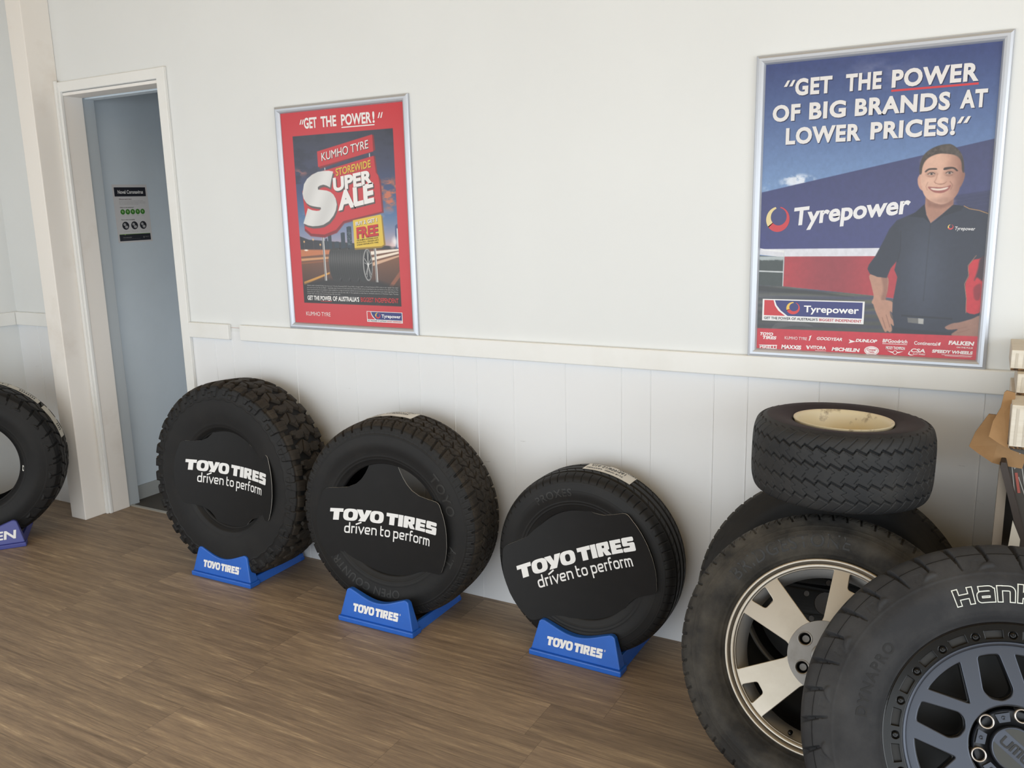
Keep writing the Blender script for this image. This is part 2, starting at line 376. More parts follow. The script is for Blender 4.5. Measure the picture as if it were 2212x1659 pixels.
MB().box(XR, XR+.1, -1.2, 0, 0, HZ, UPPER).box(XR, XR+.1, YF-.1, -3.8, 0, HZ, UPPER).box(XR, XR+.1, -3.8, -1.2, 0, .3, UPPER).box(XR, XR+.1, -3.8, -1.2, 2.2, HZ, UPPER).build('wall_right', kind='structure')
b = MB().box(XL, -2.45, YF-.1, YF, 0, HZ, UPPER).box(4.25, XR, YF-.1, YF, 0, HZ, UPPER).box(-2.45, 4.25, YF-.1, YF, 0, .08, UPPER).box(-2.45, 4.25, YF-.1, YF, 2.05, HZ, UPPER)
b.build('wall_front', kind='structure')
b = MB()
for x in (-2.45, -.8, .85, 2.5, 4.2): b.box(x, x+.05, YF-.08, YF-.03, .08, 2.05, ALU)
b.build('window_1', kind='structure')
MB().box(XL-.1, XR+.1, YF-.1, WT, HZ, HZ+.1, M('ceiling_paint', (208, 174, 116), .7)).build('ceiling', kind='structure')
MB().box(XL-.1, XR+.1, YF-.1, .115, -.06, 0, floor_material()).build('floor', kind='structure')
# corridor behind the doorway
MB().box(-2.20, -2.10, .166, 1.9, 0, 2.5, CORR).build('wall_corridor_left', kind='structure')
CORRD = M('corridor_low_bounce', (64, 68, 72), .6)  # unseen corridor surfaces, colour darkened so less light bounces onto the grey wall
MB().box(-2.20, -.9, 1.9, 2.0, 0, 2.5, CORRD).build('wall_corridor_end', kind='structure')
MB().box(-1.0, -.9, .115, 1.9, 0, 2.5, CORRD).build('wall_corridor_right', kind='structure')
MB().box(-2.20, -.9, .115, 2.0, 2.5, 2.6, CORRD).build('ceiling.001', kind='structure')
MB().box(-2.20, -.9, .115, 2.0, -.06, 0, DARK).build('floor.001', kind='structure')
MB().box(-2.10, -2.088, .168, 1.9, 0, .075, M('grey_skirting', (168, 172, 172), .5)).build('baseboard_corridor', kind='structure')
MB().box(-2.05, -1.38, .108, .124, 0, .006, M('metal_threshold', (190, 188, 180), .4, .5)).build('trim_1', kind='structure')
# door surround: architrave, jamb lining, grey rebate
b = MB().box(DX1, DX1+.052, -.016, 0, 0, DZ+.045, TRIM).box(-2.061, -2.032, -.016, 0, 0, DZ+.045, TRIM).box(-2.0605, DX1+.0515, -.0155, 0, DZ, DZ+.0445, TRIM)
b.box(-2.061, -2.044, -.026, -.014, 0, DZ+.05, TRIM)
dr = b.build('door_1', kind='structure', bevel=.003)
j = MB().box(-2.060, -2.036, -.001, .100, 0, DZ-.004, CREAM).box(DX1-.012, DX1, -.001, .100, 0, DZ-.004, CREAM).box(-2.036, DX1-.012, -.001, .100, DZ-.016, DZ-.002, CREAM)
j.build('jamb', dr, bevel=.002)
MB().box(-2.10, -2.045, .1005, .168, 0, DZ+.1, M('grey_rebate_paint', (182, 190, 196), .5)).box(-2.045, -1.3, .1155, .168, DZ-.02, DZ+.1, CORR).build('door_stop', dr, bevel=.002)
# square pilaster beside the door
MB().box(-2.174, -2.0615, -.138, 0, 0, HZ, CREAM).build('trim_2', kind='structure', bevel=.004)
# dado rail pieces
for k, (x0, x1) in enumerate(((DX1+.053, -1.062), (-.994, XR))):
    MB().box(x0, x1, -.019, 0, .955, 1.023, TRIM).build('trim_%d' % (3+k), kind='structure', bevel=.004)
MB().box(XL, -2.175, -.019, 0, .955, 1.023, TRIM).build('trim_5', kind='structure', bevel=.003)
MB().box(XL, XL+.019, -1.6, -.02, .955, 1.023, TRIM).build('trim_6', kind='structure', bevel=.003)
MB().box(-1.062, -.994, -.0015, 0, 1.006, 1.009, M('old_paint_line', (205, 190, 186), .6)).build('trim_7', kind='structure')

# ------------------------------------------------------------------ tyres
def tyre_matrix(C, psi, th):
    n = Vector((math.sin(psi)*math.cos(th), -math.cos(psi)*math.cos(th), math.sin(th))); r = Vector((math.cos(psi), math.sin(psi), 0)); u = n.cross(r)
    m = Matrix.Identity(4)
    for i in range(3): m[i][0] = r[i]; m[i][1] = -n[i]; m[i][2] = u[i]; m[i][3] = C[i]
    return m
def block_field(polys, pitch, c, s, soft=1.3, shift=0.):
    """height 0..1 of convex blocks (mm) repeated every pitch along the tread"""
    u = np.mod(c+shift, pitch); h = np.zeros_like(u)
    for poly, ht in polys:
        p = np.array(poly, float); cen = p.mean(0)
        for k in (-1, 0, 1):
            sd = np.full(u.shape, -1e9)
            for i in range(len(p)):
                a, b2 = p[i], p[(i+1) % len(p)]; d = b2-a; nrm = np.array([d[1], -d[0]])/np.hypot(*d)
                if nrm@(cen-a) > 0: nrm = -nrm
                sd = np.maximum(sd, (u-pitch*k-a[0])*nrm[0]+(s-a[1])*nrm[1])
            h = np.maximum(h, ht*np.clip(.5-sd/soft, 0, 1))
    return h
def groove(d, wd, soft=1.2):
    return np.clip(.5-(np.abs(d)-wd/2)/soft, 0, 1)
def tri(x): return np.abs(np.mod(x, 1)*2-1)*2-1
class Tyre: pass
def build_tyre(parent, R, w, tw, rb, bo, pattern, mats, na=1440, ring_ridges=(), inner=True, shoulder=.013, side_pts=None):
    T = Tyre(); T.R, T.w, T.rb, T.bo, T.parent = R, w, rb, bo, parent
    rm = rb+(R-rb)*.52
    cp = [(0, R), (tw*.25, R-.001), (tw/2-.022, R-.0045), (tw/2-.004, R-shoulder), (tw/2+.006, R-shoulder-.016)]
    cp += side_pts or [(w/2, rm), (w/2-.006, rb+(R-rb)*.30), (bo+(w/2-bo)*.55, rb+.024), (bo+.006, rb+.010), (bo, rb+.001), (bo-.012, rb)]
    P = cat_rom([(-cp[1][0], cp[1][1])]+cp, 12, False)[12:]
    d = np.r_[0, np.cumsum(np.hypot(*np.diff(P, axis=0).T))]
    s_sh = d[np.argmin(np.hypot(P[:, 0]-(tw/2-.004), P[:, 1]-(R-shoulder)))]+.004
    T.s_sh = s_sh; end = d[-1]
    at = lambda s: np.stack([np.interp(s, d, P[:, 0]), np.interp(s, d, P[:, 1])], -1)
    def normals(s):
        e = 1e-3; t = at(np.clip(s+e, 0, end))-at(np.clip(s-e, 0, end)); n = np.stack([t[..., 1]*-1, t[..., 0]], -1); n = -n
        n = np.stack([-t[..., 1], t[..., 0]], -1); return n/(np.linalg.norm(n, axis=-1, keepdims=True)+1e-12)
    T.at, T.normals, T.end = at, normals, end
    ang = np.linspace(0, 2*PI, na, endpoint=False)
    def part(ss, name, mat, na_=na):
        a_ = ang if na_ == na else np.linspace(0, 2*PI, na_, endpoint=False)
        sg = np.sign(ss); sa = np.abs(ss); p = at(sa); nr = normals(sa)
        S2, A2 = np.meshgrid(ss*1000, a_, indexing='ij'); Cc = A2*R*1000
        dz = pattern(Cc, S2, s_sh*1000) if pattern else np.zeros_like(S2)
        rr = p[:, 1][:, None]
        for (rc, hgt, wd) in ring_ridges:
            dz = dz+hgt*np.exp(-((rr-rc)/wd)**2)*(sa[:, None] > s_sh)
        dz = dz/1000
        r_ = p[:, 1][:, None]+nr[:, 1][:, None]*dz; x_ = sg[:, None]*(p[:, 0][:, None]+nr[:, 0][:, None]*dz)
        v = np.stack([r_*np.cos(A2), -x_, r_*np.sin(A2)], -1).reshape(-1, 3); m, k = S2.shape
        i, jj = np.meshgrid(np.arange(m-1), np.arange(k), indexing='ij'); j2 = (jj+1) % k
        f = np.stack([i*k+jj, i*k+j2, (i+1)*k+j2, (i+1)*k+jj], -1).reshape(-1, 4)
        return mesh_obj(name, v, f, mat, parent, smooth=True)
    part(np.arange(-s_sh, s_sh+.0009, .0018), 'tread', mats[0])
    sf = np.r_[np.arange(s_sh, min(s_sh+.07, end-.02), .002), np.linspace(min(s_sh+.07, end-.02), end, 34)[1:] if s_sh+.07 < end-.02 else np.linspace(end-.02, end, 12)]
    part(sf, 'sidewall', mats[1])
    part(-np.linspace(end, s_sh, 26), 'sidewall', mats[1], 360)
    if inner:
        b = MB(); q = at(np.linspace(0, end, 26)); qi = []
        for (a, r) in q: qi.append((max(a-.011, 0) if a > .03 else a, max(r-.012, rb+.0)))
        prof = [(bo-.012, rb)]+[(a, r) for a, r in qi[::-1][3:]]; prof = prof+[(-a, r) for a, r in prof[::-1][1:]]
        lathe(b, prof, RUB_IN, 128); b.build('inner_liner', parent, smooth=True)
    return T
def surf(T, s, ang, h):
    """point on the tyre surface: arc length s (front +), angle, height above the surface"""
    s = np.asarray(s, float); sa = np.abs(s); p = T.at(sa); n = T.normals(sa)
    r = p[..., 1]+n[..., 1]*h; x = np.sign(s)*(p[..., 0]+n[..., 0]*h)
    return np.stack([r*np.cos(ang), -x, r*np.sin(ang)], -1)
def side_text(T, txt, ang_c, r0, cap, h=.0012, off=.02, mat=RAISED, width=None, flip=False, name='raised_lettering', parts=None, space=1.):
    """lettering moulded around the front sidewall, reading clockwise, centred on ang_c"""
    ss = np.linspace(T.s_sh, T.end-.02, 200); rr = T.at(ss)[:, 1]
    mb = MB()
    for (off_, h_, mat_) in (parts or [(off, h, mat)]):
        v, f = text2d(txt, off_, 4, space); ch = cap_h(); wd = v[:, 0].max()-v[:, 0].min()
        y = v[:, 1]/ch*cap; x = (v[:, 0]-v[:, 0].min()-wd/2)
        x = x/wd*width if width else x/ch*cap
        rad_ = r0+y if not flip else r0+cap-y
        a = ang_c-(x/(r0+cap/2) if not flip else -x/(r0+cap/2))
        s = np.interp(-rad_, -rr, ss)
        mb.add(surf(T, s, a, h_), f, mat_)
    return mb.build(name, T.parent)
def tread_label(T, a0, a1, s0, s1, lines, h=.0015, mat=PAPER):
    """paper label wrapped over the tread: angles a0..a1 (deg), arc positions s0..s1"""
    mb = MB(); na, ns = 24, 8; A = np.radians(np.linspace(a0, a1, na)); S_ = np.linspace(s0, s1, ns)
    SS, AA = np.meshgrid(S_, A, indexing='ij'); wav = h+.0006*np.sin(AA*40)*np.cos(SS*60)
    v0 = surf(T, SS, AA, wav).reshape(-1, 3); v1 = surf(T, SS, AA, wav-.001).reshape(-1, 3)
    f = [(i*na+j, i*na+j+1, (i+1)*na+j+1, (i+1)*na+j) for i in range(ns-1) for j in range(na-1)]
    mb.add(v0, f, mat); mb.add(v1, [q[::-1] for q in f], mat)
    for (txt, t0, t1, u0, cap) in lines:                         # along the label, from the front edge
        v, ff = fit(txt, 0, 1, 0, 1, .01)
        # text runs with decreasing angle towards the right when read from behind the tyre (upside down from the room)
        ang = A[0]+(t0+(t1-t0)*v[:, 0])*(A[-1]-A[0]); sp = s1-(u0+v[:, 1]*cap)*(s1-s0)
        mb.add(surf(T, sp, ang, h+.0009), ff, INK)
    return mb.build('label', T.parent)

# --- tread patterns (all lengths in mm) ---
def pat_mud(c, s, sh):
    n = 20; p = 2*PI*408.6/n; a = np.abs(s); shift = np.where(s > 0, 0, p/2)
    blocks = [([(4, 66), (46, 60), (50, sh+2), (6, sh+2)], 1.), ([(66, 74), (110, 66), (112, sh-5), (68, sh-5)], 1.),
              ([(2, 6), (60, -4), (78, 20), (30, 34)], 1.), ([(34, 38), (80, 24), (62, 62), (20, 60)], 1.), ([(84, 4), (122, -2), (118, 34), (92, 54), (82, 40)], 1.), ([(96, 40), (124, 30), (122, 58), (104, 64)], 1.),
              ([(6, sh), (48, sh), (44, sh+26), (12, sh+26)], 1.), ([(70, sh-8), (110, sh-8), (107, sh+16), (74, sh+16)], .9),
              ([(10, sh+24), (32, sh+24), (30, sh+46), (16, sh+46)], .8), ([(80, sh+14), (106, sh+14), (102, sh+36), (88, sh+36)], .75), ([(44, sh+30), (70, sh+30), (66, sh+50), (50, sh+50)], .6)]
    h = block_field(blocks, p, c+shift, a, 2.0)
    sipe = np.maximum(groove(np.mod(c+shift+a*.6, p/2)-p*.25, 1.6)*(a < 62), groove(np.mod(c+shift, p/2)-26, 1.6)*((a > 64) & (a < sh-6)))
    base = np.where(a < sh+2, -15., np.interp(a, [sh+2, sh+14, sh+44, sh+54], [-13, -8, -3., 0.]))
    top = np.where(a < sh, 0., np.interp(a, [sh, sh+20, sh+50], [.5, 1.5, 4.5]))
    ridge = 1.8*np.exp(-((a-sh-54-3*tri((c+shift)/p*2))/2.0)**2)
    return base+(top-base)*h-3.*sipe*h+ridge
def pat_at(c, s, sh):
    n = 52; p = 2*PI*373.2/n; a = np.abs(s); sg = np.where(s > 0, 0, p*.5); cc = c+sg
    g = np.maximum(groove(a-26-4*tri(cc/p), 6.5), groove(a-60-5*tri(cc/p+.3), 6.5))
    g = np.maximum(g, groove(np.mod(cc+a*.7, p)-p/2, 5)*(a < 26)*.8)
    g = np.maximum(g, groove(np.mod(cc-a*.8, p)-p/2, 4.5)*((a > 26) & (a < 60)))
    g = np.maximum(g, groove(np.mod(cc+a*.18, p)-p/2, 7.5)*((a > 58) & (a < sh+14)))
    sip = groove(np.mod(cc+3*np.sin(a*.5), p/2)-p/4, 1.3)*.35*(a < sh-4)
    side = groove(np.mod(cc+a*.2, p/2)-p/4, 3.5)*((a > sh+8) & (a < sh+30))*.16
    dep = np.interp(a, [0, sh-4, sh+6, sh+16], [10, 10, 8, 2])
    lip = 1.8*np.exp(-((a-sh-33)/1.6)**2)
    return -dep*np.maximum(np.maximum(g, sip), 0)-6*side+lip
def pat_road(c, s, sh):
    n = 66; p = 2*PI*317.5/n; a = np.abs(s)
    g = np.maximum(groove(a-17, 9), groove(a-49, 9))
    sl = groove(np.mod(c+.004*(a-sh)**2, p)-p/2, 2.2)*((a > 58) & (a < sh+12))
    s2 = groove(np.mod(c+s*.6, p)-p/2, 1.3)*((a > 22) & (a < 45))*.6
    sh2 = groove(np.mod(c+s*.3, p*2)-p, 1.2)*((a > sh+4) & (a < sh+16))*.3
    return -7.5*np.maximum(g, s2)-5*sl-3*sh2
def pat_worn(c, s, sh):
    n = 64; p = 2*PI*353/n; a = np.abs(s)
    g = np.maximum(groove(a-20, 7), groove(a-56, 7))
    sl = groove(np.mod(c+a*.15, p)-p/2, 5)*((a > 60) & (a < sh+7))
    s2 = groove(np.mod(c-a*.4, p/2)-p/4, 1.6)*(a < sh-2)*.4
    rib = .9*np.exp(-((a-sh-26)/1.5)**2)+.7*np.exp(-((a-sh-40)/1.4)**2)
    rough = .5*np.sin(c*.11)*np.sin(c*.037+a*.2)*((a > sh+8) & (a < sh+26))
    return -6*np.maximum(np.maximum(g, sl), s2)+rib+rough
def pat_mtlug(c, s, sh):
    n = 40; p = 2*PI*396.5/n; a = np.abs(s); cc = c+np.where(s > 0, 0, p/2)
    k = np.floor(cc/p); alt = np.mod(k, 2)
    g = np.maximum(groove(a-24-6*tri(cc/p), 8), groove(a-64-7*tri(cc/p+.4), 8))
    g = np.maximum(g, groove(np.mod(cc-a*.5, p)-p/2, 8)*(a < 66))
    ext = np.where(alt > .5, sh+34, sh+16)
    lug = groove(np.mod(cc+a*.28-3, p)-p/2, np.interp(a, [60, sh+34], [15, 3]), 2.)*((a > 60) & (a < ext))
    u = np.mod(cc, 2*p)-p; v = a-(sh+25)
    scoop = np.exp(-(((u-.5*v)/14)**2+((v-0.018*u*u)/5.5)**2)**2)
    lines = groove(np.mod(a+u*.15, 4.2)-2.1, 1.4)*((np.abs(u-26) < 11-.2*np.abs(v)) & (a > sh+14) & (a < sh+40))
    dep = np.interp(a, [0, sh, sh+34], [12, 11, 2.5])
    edge = .8*np.clip((sh+44-a)/2, 0, 1)*(a > sh)
    return -dep*np.maximum(g, lug)+edge+4.2*scoop*(a > sh)-1.2*lines
def pat_saw(c, s, sh):
    n = 46; p = 2*PI*222.8/n
    c = -c; saw = lambda ph: np.mod(c/p+ph, 1)
    def zz(ph, amp, q=.75):
        t = saw(ph); return amp*np.where(t < q, t/q, (1-t)/(1-q))
    g = np.zeros_like(c)
    for k, (cen, ph) in enumerate(((62, 0), (22, .15), (-22, .3), (-62, .45))):
        g = np.maximum(g, groove(s-cen-zz(ph, 11)+5, 4.4, .7))
    for cen, ph in ((43, .1), (-43, .4)):
        lat = np.mod(-c-np.interp(s-cen, [-17, -2, 5, 17], [26, 8, 20, 0])+ph*p, p)-p/2
        g = np.maximum(g, groove(lat, 1.1, .7)*(np.abs(s-cen) < 17)*.6)
    for cen, s0, s1, x0, x1, x2 in ((12, 20, 3, 0, 16, 8), (-12, -3, -20, 8, 0, 16)):
        lat = np.mod(-c-np.interp(s, [s1, (s0*.35+s1*.65), s0], [x2, x1, x0])+.25*p, p)-p/2
        g = np.maximum(g, groove(lat, 1.1, .7)*((s < s0) & (s > s1))*.6)
    edge = groove(np.mod(c+.9*s, p)-p/2, 1.4, .9)*((np.abs(s) > 66) & (np.abs(s) < sh+2))*.5
    band = 2.2*np.clip(.5-(np.abs(s)-(sh+2)-zz(.1, 7))/1.2, 0, 1)
    return -7.5*np.maximum(g, edge)+band-2.2

TYRES = {}
def tyre_thing(key, C, psi, th, name, label, group=None, cat='tyre'):
    return empty(name, tyre_matrix(C, psi, th), label, cat, group)

POSE = {1: ((-.8523, -.2056, .4170), .0256, .0587), 2: ((-.029, -.2086, .3810), .1047, .0137), 3: ((.7272, -.168, .3235), .0285, .024),
        0: ((-2.2724, -.5019, .3870), .7552, 0.), 4: ((1.5471, -.559, .3600), .0863, .4725), 5: ((1.5065, -.2545, .3580), -.0043, .4754),
        6: ((1.9387, -.8231, .3940), .1537, .455), 7: ((1.5320, -.377, .8400), -.5, 1.60)}
t1 = tyre_thing(1, *POSE[1], 'tyre', 'mud-terrain tyre with chunky square lugs, on a blue stand beside the doorway', 'new tyres on blue stands')
T1 = build_tyre(t1, .4086, .218, .208, .200, .072, pat_mud, (RUB_TREAD, RUB_SIDE), ring_ridges=((.325, 1.0, .0015), (.235, 1.2, .003), (.222, 1.5, .002)))
t2 = tyre_thing(2, *POSE[2], 'tyre', 'all-terrain tyre with blocky tread, middle of the three tyres on blue stands', 'new tyres on blue stands')
T2 = build_tyre(t2, .3732, .232, .200, .213, .090, pat_at, (RUB_TREAD, RUB_SIDE), ring_ridges=((.338, .8, .0012), (.246, 1.2, .003), (.235, 1.5, .002)))
t3 = tyre_thing(3, *POSE[3], 'tyre', 'small road tyre with white size label, on the blue stand nearest the wheel pile', 'new tyres on blue stands')
T3 = build_tyre(t3, .3175, .184, .160, .187, .070, pat_road, (RUB_NEW, RUB_NEW), ring_ridges=((.287, .8, .0012), (.281, .6, .001), (.222, 1.2, .002), (.212, 1.5, .0015), (.262, .6, .001)))
t0 = tyre_thing(0, *POSE[0], 'tyre', 'tyre with long silver label strip, on the indigo stand left of the door')
T0 = build_tyre(t0, .3807, .240, .196, .203, .080, pat_mtlug, (RUB_NEW, RUB_SIDE), ring_ridges=((.24, 1.2, .003), (.228, 1.4, .002)))
# moulded names
side_text(T2, 'TOYO', rad(28), .262, .034, off=.02, space=1.25); side_text(T2, 'A/T', rad(-20), .268, .03, off=.02, space=1.2)
side_text(T2, 'OPEN COUNTRY', rad(245), .262, .028, off=.015, flip=False, space=1.1)
side_text(T3, 'PROXES', rad(112), .2435, .024, off=.02, space=1.15)
# paper labels
tread_label(T3, 93.5, 63, -.060, .024, [('195/65R15 91V', .80, .08, .46, .24), ('PROXES', .98, .62, .80, .14), ('3718-30480', .80, .42, .18, .12), ('PROXES', .36, .04, .16, .14), ('IIIIIIIIIIIIIII', .42, .06, .80, .10)])
tread_label(T2, 112, 80, -.066, .012, [('265/65R17 112S', .86, .14, .44, .24), ('OPEN COUNTRY', .92, .40, .80, .14), ('IIIIIIIIIII', .36, .06, .14, .14)])
tread_label(T0, 118, 41, -.058, -.006, [('IIIIIIII', .95, .8, .3, .4), ('LT265/65R17', .70, .35, .3, .4)], mat=M('foil_label', (196, 192, 180), .35)); tread_label(T0, 37.5, 12, -.054, .004, [('IIII', .8, .6, .3, .4)], mat=MATS['foil_label'])

_b = MB(); _v, _f = fill([superell(0, 0, .0055, .014, 3)]); _ss = np.linspace(T0.s_sh, T0.end-.01, 120); _rr = T0.at(_ss)[:, 1]
_b.add(surf(T0, np.interp(-(.222+_v[:, 0]), -_rr, _ss), rad(-8)+_v[:, 1]/.222, .0008), _f, PAPER); _b.build('sticker', t0)

# --- curved display cards in the three tyres ---
def card_outline(a):
    a = abs(a)
    t = np.interp(a, [0, .056, .066, .078, .095, .118, .150, .190, .222, .2345, .244, .252], [.245, .245, .222, .200, .176, .156, .142, .1375, .136, .133, .124, .102])
    return min(t, math.sqrt(max(.2728**2-a*a, .0004)))
def display_card(T, rot, d0, k, ctr, label):
    th = empty('display_card', T.parent.matrix_world.copy(), label, 'display card', 'tyre maker cards inside the tyres')
    cr, sr = math.cos(rot), math.sin(rot)
    def place(x, y, dz): # card plane -> tyre frame, bowed about the card's own upright axis
        off = d0+k*(x/.27)**2+dz
        return np.stack([ctr[0]+x*cr-y*sr, -off, ctr[1]+x*sr+y*cr], -1)
    A = np.r_[np.linspace(-.272, -.222, 16), np.linspace(-.222, .222, 90)[1:-1], np.linspace(.222, .272, 16)]; tp = np.array([card_outline(a) for a in A]); nrow = 7
    X = np.repeat(A[:, None], nrow, 1); Y = tp[:, None]*np.linspace(-1, 1, nrow)
    fr = place(X, Y, .0025).reshape(-1, 3); bk = place(X, Y, 0.).reshape(-1, 3); n = len(A); mb = MB()
    g = [(i*nrow+j, (i+1)*nrow+j, (i+1)*nrow+j+1, i*nrow+j+1) for i in range(n-1) for j in range(nrow-1)]
    mb.add(fr, g, BLACKCARD); mb.add(bk, [q[::-1] for q in g], BLACKCARD)
    loop = [i*nrow for i in range(n)]+[(n-1)*nrow+j for j in range(1, nrow)]+[i*nrow+nrow-1 for i in range(n-2, -1, -1)]+[j for j in range(nrow-2, 0, -1)]
    N = n*nrow; both = np.vstack([fr, bk]); mb.add(both, [(loop[i], loop[i]+N, loop[(i+1) % len(loop)]+N, loop[(i+1) % len(loop)]) for i in range(len(loop))], CARDEDGE)
    mb.build('panel', th)
    l = MB()
    v, f = place2d(TOYO, -.222, .228, .012, .0455); l.add(place(v[:, 0], v[:, 1], .0032), f, WHITE)
    v, f = place2d(SLOGAN, -.172, .192, -.0375, .0285); l.add(place(v[:, 0], v[:, 1], .0032), f, WHITE)
    l.build('lettering', th)
    return th
display_card(T1, rad(-1.5), .066, .054, (.010, .006), 'bowed black lettered card inside the mud-terrain tyre by the door')
display_card(T2, rad(-.5), .082, .047, (-.012, -.030), 'bowed black lettered card inside the middle all-terrain tyre')
display_card(T3, rad(22.6), .065, .050, (-.004, .000), 'tilted black lettered card inside the small road tyre')

# --- plastic tyre stands ---
def stand(loc, yaw, depth, mat, label, text, rail=.040, group='blue tyre stands'):
    th = empty('tyre_stand', Matrix.Translation(loc) @ Matrix.Rotation(yaw, 4, 'Z'), label, 'tyre stand', group)
    arc = [(x, .125-.031*math.cos(x/.118*PI/2)**1.2) for x in np.linspace(.112, -.112, 15)]
    top = [(.138, .119), (.130, .126), (.118, .126)]+arc+[(-.118, .126), (-.130, .126), (-.138, .119)]
    prof = [(-.163, .020), (.163, .020)]+top
    mb = MB(); n = len(prof); p = np.array(prof)
    def fy(z): return .004+.020*z/.126
    v = [(a, fy(z), z) for a, z in p]+[(a*1.0, .052-.006*z/.126, z-.002) for a, z in p]
    mb.add(v, [tuple(range(n)), tuple(range(2*n-1, n-1, -1))]+[(i, i+n, (i+1) % n+n, (i+1) % n) for i in range(n)], mat)
    mb.box(-.168, .168, 0, .056, 0, .020, mat)
    mb.build('front_panel', th, bevel=.004)
    for sx in (-1, 1):
        r = MB(); x0, x1 = .140, .152
        vv = [(sx*x, y, z) for x in (x0, x1+.006) for y, z in ((.050, 0), (depth, 0), (depth, rail*.8), (.050, rail))]
        vv[4:] = [(sx*x1, y, z) if z else (sx*(x1+.008), y, z) for y, z in ((.050, 0), (depth, 0), (depth, rail*.8), (.050, rail))]
        fc = [(0, 3, 2, 1), (4, 5, 6, 7), (0, 1, 5, 4), (3, 7, 6, 2), (0, 4, 7, 3), (1, 2, 6, 5)]
        r.add(vv, fc if sx > 0 else [q[::-1] for q in fc], mat); r.build('side_rail', th, bevel=.002)
    MB().box(-.16, .16, depth-.02, depth, 0, .012, mat).build('rear_bar', th, bevel=.002)
    l = MB(); y0 = -.0012
    for (src, x0, x1, zb, h) in text:
        v, f = place2d(src, x0, x1, zb, h) if not isinstance(src, str) else fit(src, x0, x1, zb, h, .03, .12)
        l.add(np.stack([v[:, 0], fy(v[:, 1])+y0, v[:, 1]], -1), f, WHITE)
    if isinstance(text[0][0], str):
        V = np.vstack(l.v); par = list(range(len(V)))
        def root(a):
            while par[a] != a: par[a] = par[par[a]]; a = par[a]
            return a
        for q in l.f:
            for a in q[1:]: par[root(a)] = root(q[0])
        comps = {}
        for q in l.f: comps.setdefault(root(q[0]), []).append(q)
        for fs in comps.values():
            ids = sorted({i for q in fs for i in q}); mp = {i: k for k, i in enumerate(ids)}
            mesh_obj('letter', V[ids], [tuple(mp[i] for i in q) for q in fs], WHITE, th)
    else: l.build('lettering', th)
TXT = [(TOYO, -.103, .100, .046, .030), ('®', .104, .109, .070, .006)]
stand((-.859, -.3635, 0), .020, .335, BLUE, 'blue plastic stand cradling the mud-terrain tyre beside the doorway', TXT, .034)
stand((-.0235, -.4060, 0), .016, .345, BLUE, 'blue plastic stand cradling the middle all-terrain tyre under the red poster', TXT, .036)
stand((.7285, -.3125, 0), -.008, .290, BLUE, 'blue plastic stand cradling the small road tyre nearest the wheel pile', TXT, .050)
sy = rad(52); sd = Vector((math.cos(sy), math.sin(sy), 0))
stand(Vector((-1.998, -.485, 0))-sd*.168, sy, .34, INDIGO, 'indigo plastic stand under the corner tyre at the far left', [('FALKEN', -.118, .128, .045, .036)], .036, None)

# --- pile of used wheels on the right ---
def wheel_thing(key, label): return empty('wheel', tyre_matrix(*POSE[key]), label, 'wheel', None)
w4 = wheel_thing(4, 'silver five-spoke alloy wheel with worn dusty tyre, leaning mid-pile at the right')
T4 = build_tyre(w4, .3528, .2440, .200, .226, .092, pat_worn, (RUB_WORN, RUB_WORN), inner=False, ring_ridges=((.245, .8, .002),))
side_text(T4, 'BRIDGESTONE', rad(113), .262, .031, off=.005, space=1.12, width=.31)
def warp_face(v, base, dish, rr):
    """turn a flat x,y face (z = thickness) into the wheel frame with a gentle dish towards the hub"""
    r = np.hypot(v[:, 0], v[:, 1]); off = base+v[:, 2]-dish*np.clip(1-r/rr, 0, 1)
    return np.stack([v[:, 0], -off, v[:, 1]], -1)
def arcp(r, a0, a1, n=10): return [(r*math.cos(rad(a)), r*math.sin(rad(a))) for a in np.linspace(a0, a1, n)]
b = MB(); lathe(b, [(.094, .2225), (.102, .2260), (.1045, .2315), (.1030, .2345), (.0990, .2350), (.0940, .2330), (.090, .228)], SILVER, 128)
lathe(b, [(.0945, .2225), (.0925, .2215)], MATTB, 128); lathe(b, [(.0925, .2215), (.0935, .2150), (.090, .2125)], SILVER, 128)
b.build('rim_lip', w4, smooth=True)
b = MB(); lathe(b, [(.0900, .2128), (.060, .206), (.030, .200), (-.03, .196), (-.085, .205), (-.10, .226)], M('barrel_silver', (206, 205, 204), .5, .2), 128); b.build('rim_barrel', w4, smooth=True)
loops = [circ(0, 0, .2145, 120)]
for k in range(5):
    c = 143+72*k; m_ = c+36
    loops.append(rounded(arcp(.2115, m_-19.6, m_+19.6, 12)+[(.092*math.cos(rad(m_+13)), .092*math.sin(rad(m_+13))), (.076*math.cos(rad(m_+6)), .076*math.sin(rad(m_+6))), (.076*math.cos(rad(m_-6)), .076*math.sin(rad(m_-6))), (.092*math.cos(rad(m_-13)), .092*math.sin(rad(m_-13)))], .004, True, 3))
    loops.append(rounded(arcp(.2115, c-7, c+7, 5)+[(.171*math.cos(rad(c+5.2)), .171*math.sin(rad(c+5.2))), (.171*math.cos(rad(c-5.2)), .171*math.sin(rad(c-5.2)))], .007, True, 3))
    loops.append(circ(.058*math.cos(rad(c)), .058*math.sin(rad(c)), .0155, 20))
loops.append(circ(0, 0, .027, 24))
v, f = fill(loops, .012, .0015); b = MB(); b.add(warp_face(v, .074, 0, .21), f, SILVER); face4 = b.build('spoked_face', w4)
b = MB(); lp = [circ(0, 0, .0845, 72), circ(0, 0, .0275, 24)]+[circ(.058*math.cos(rad(143+72*k)), .058*math.sin(rad(143+72*k)), .0158, 20) for k in range(5)]
v, f = fill(lp, .0008, .0008); b.add(warp_face(v, .0876, .0, .21), f, SILVERP); b.build('hub_disc', face4)
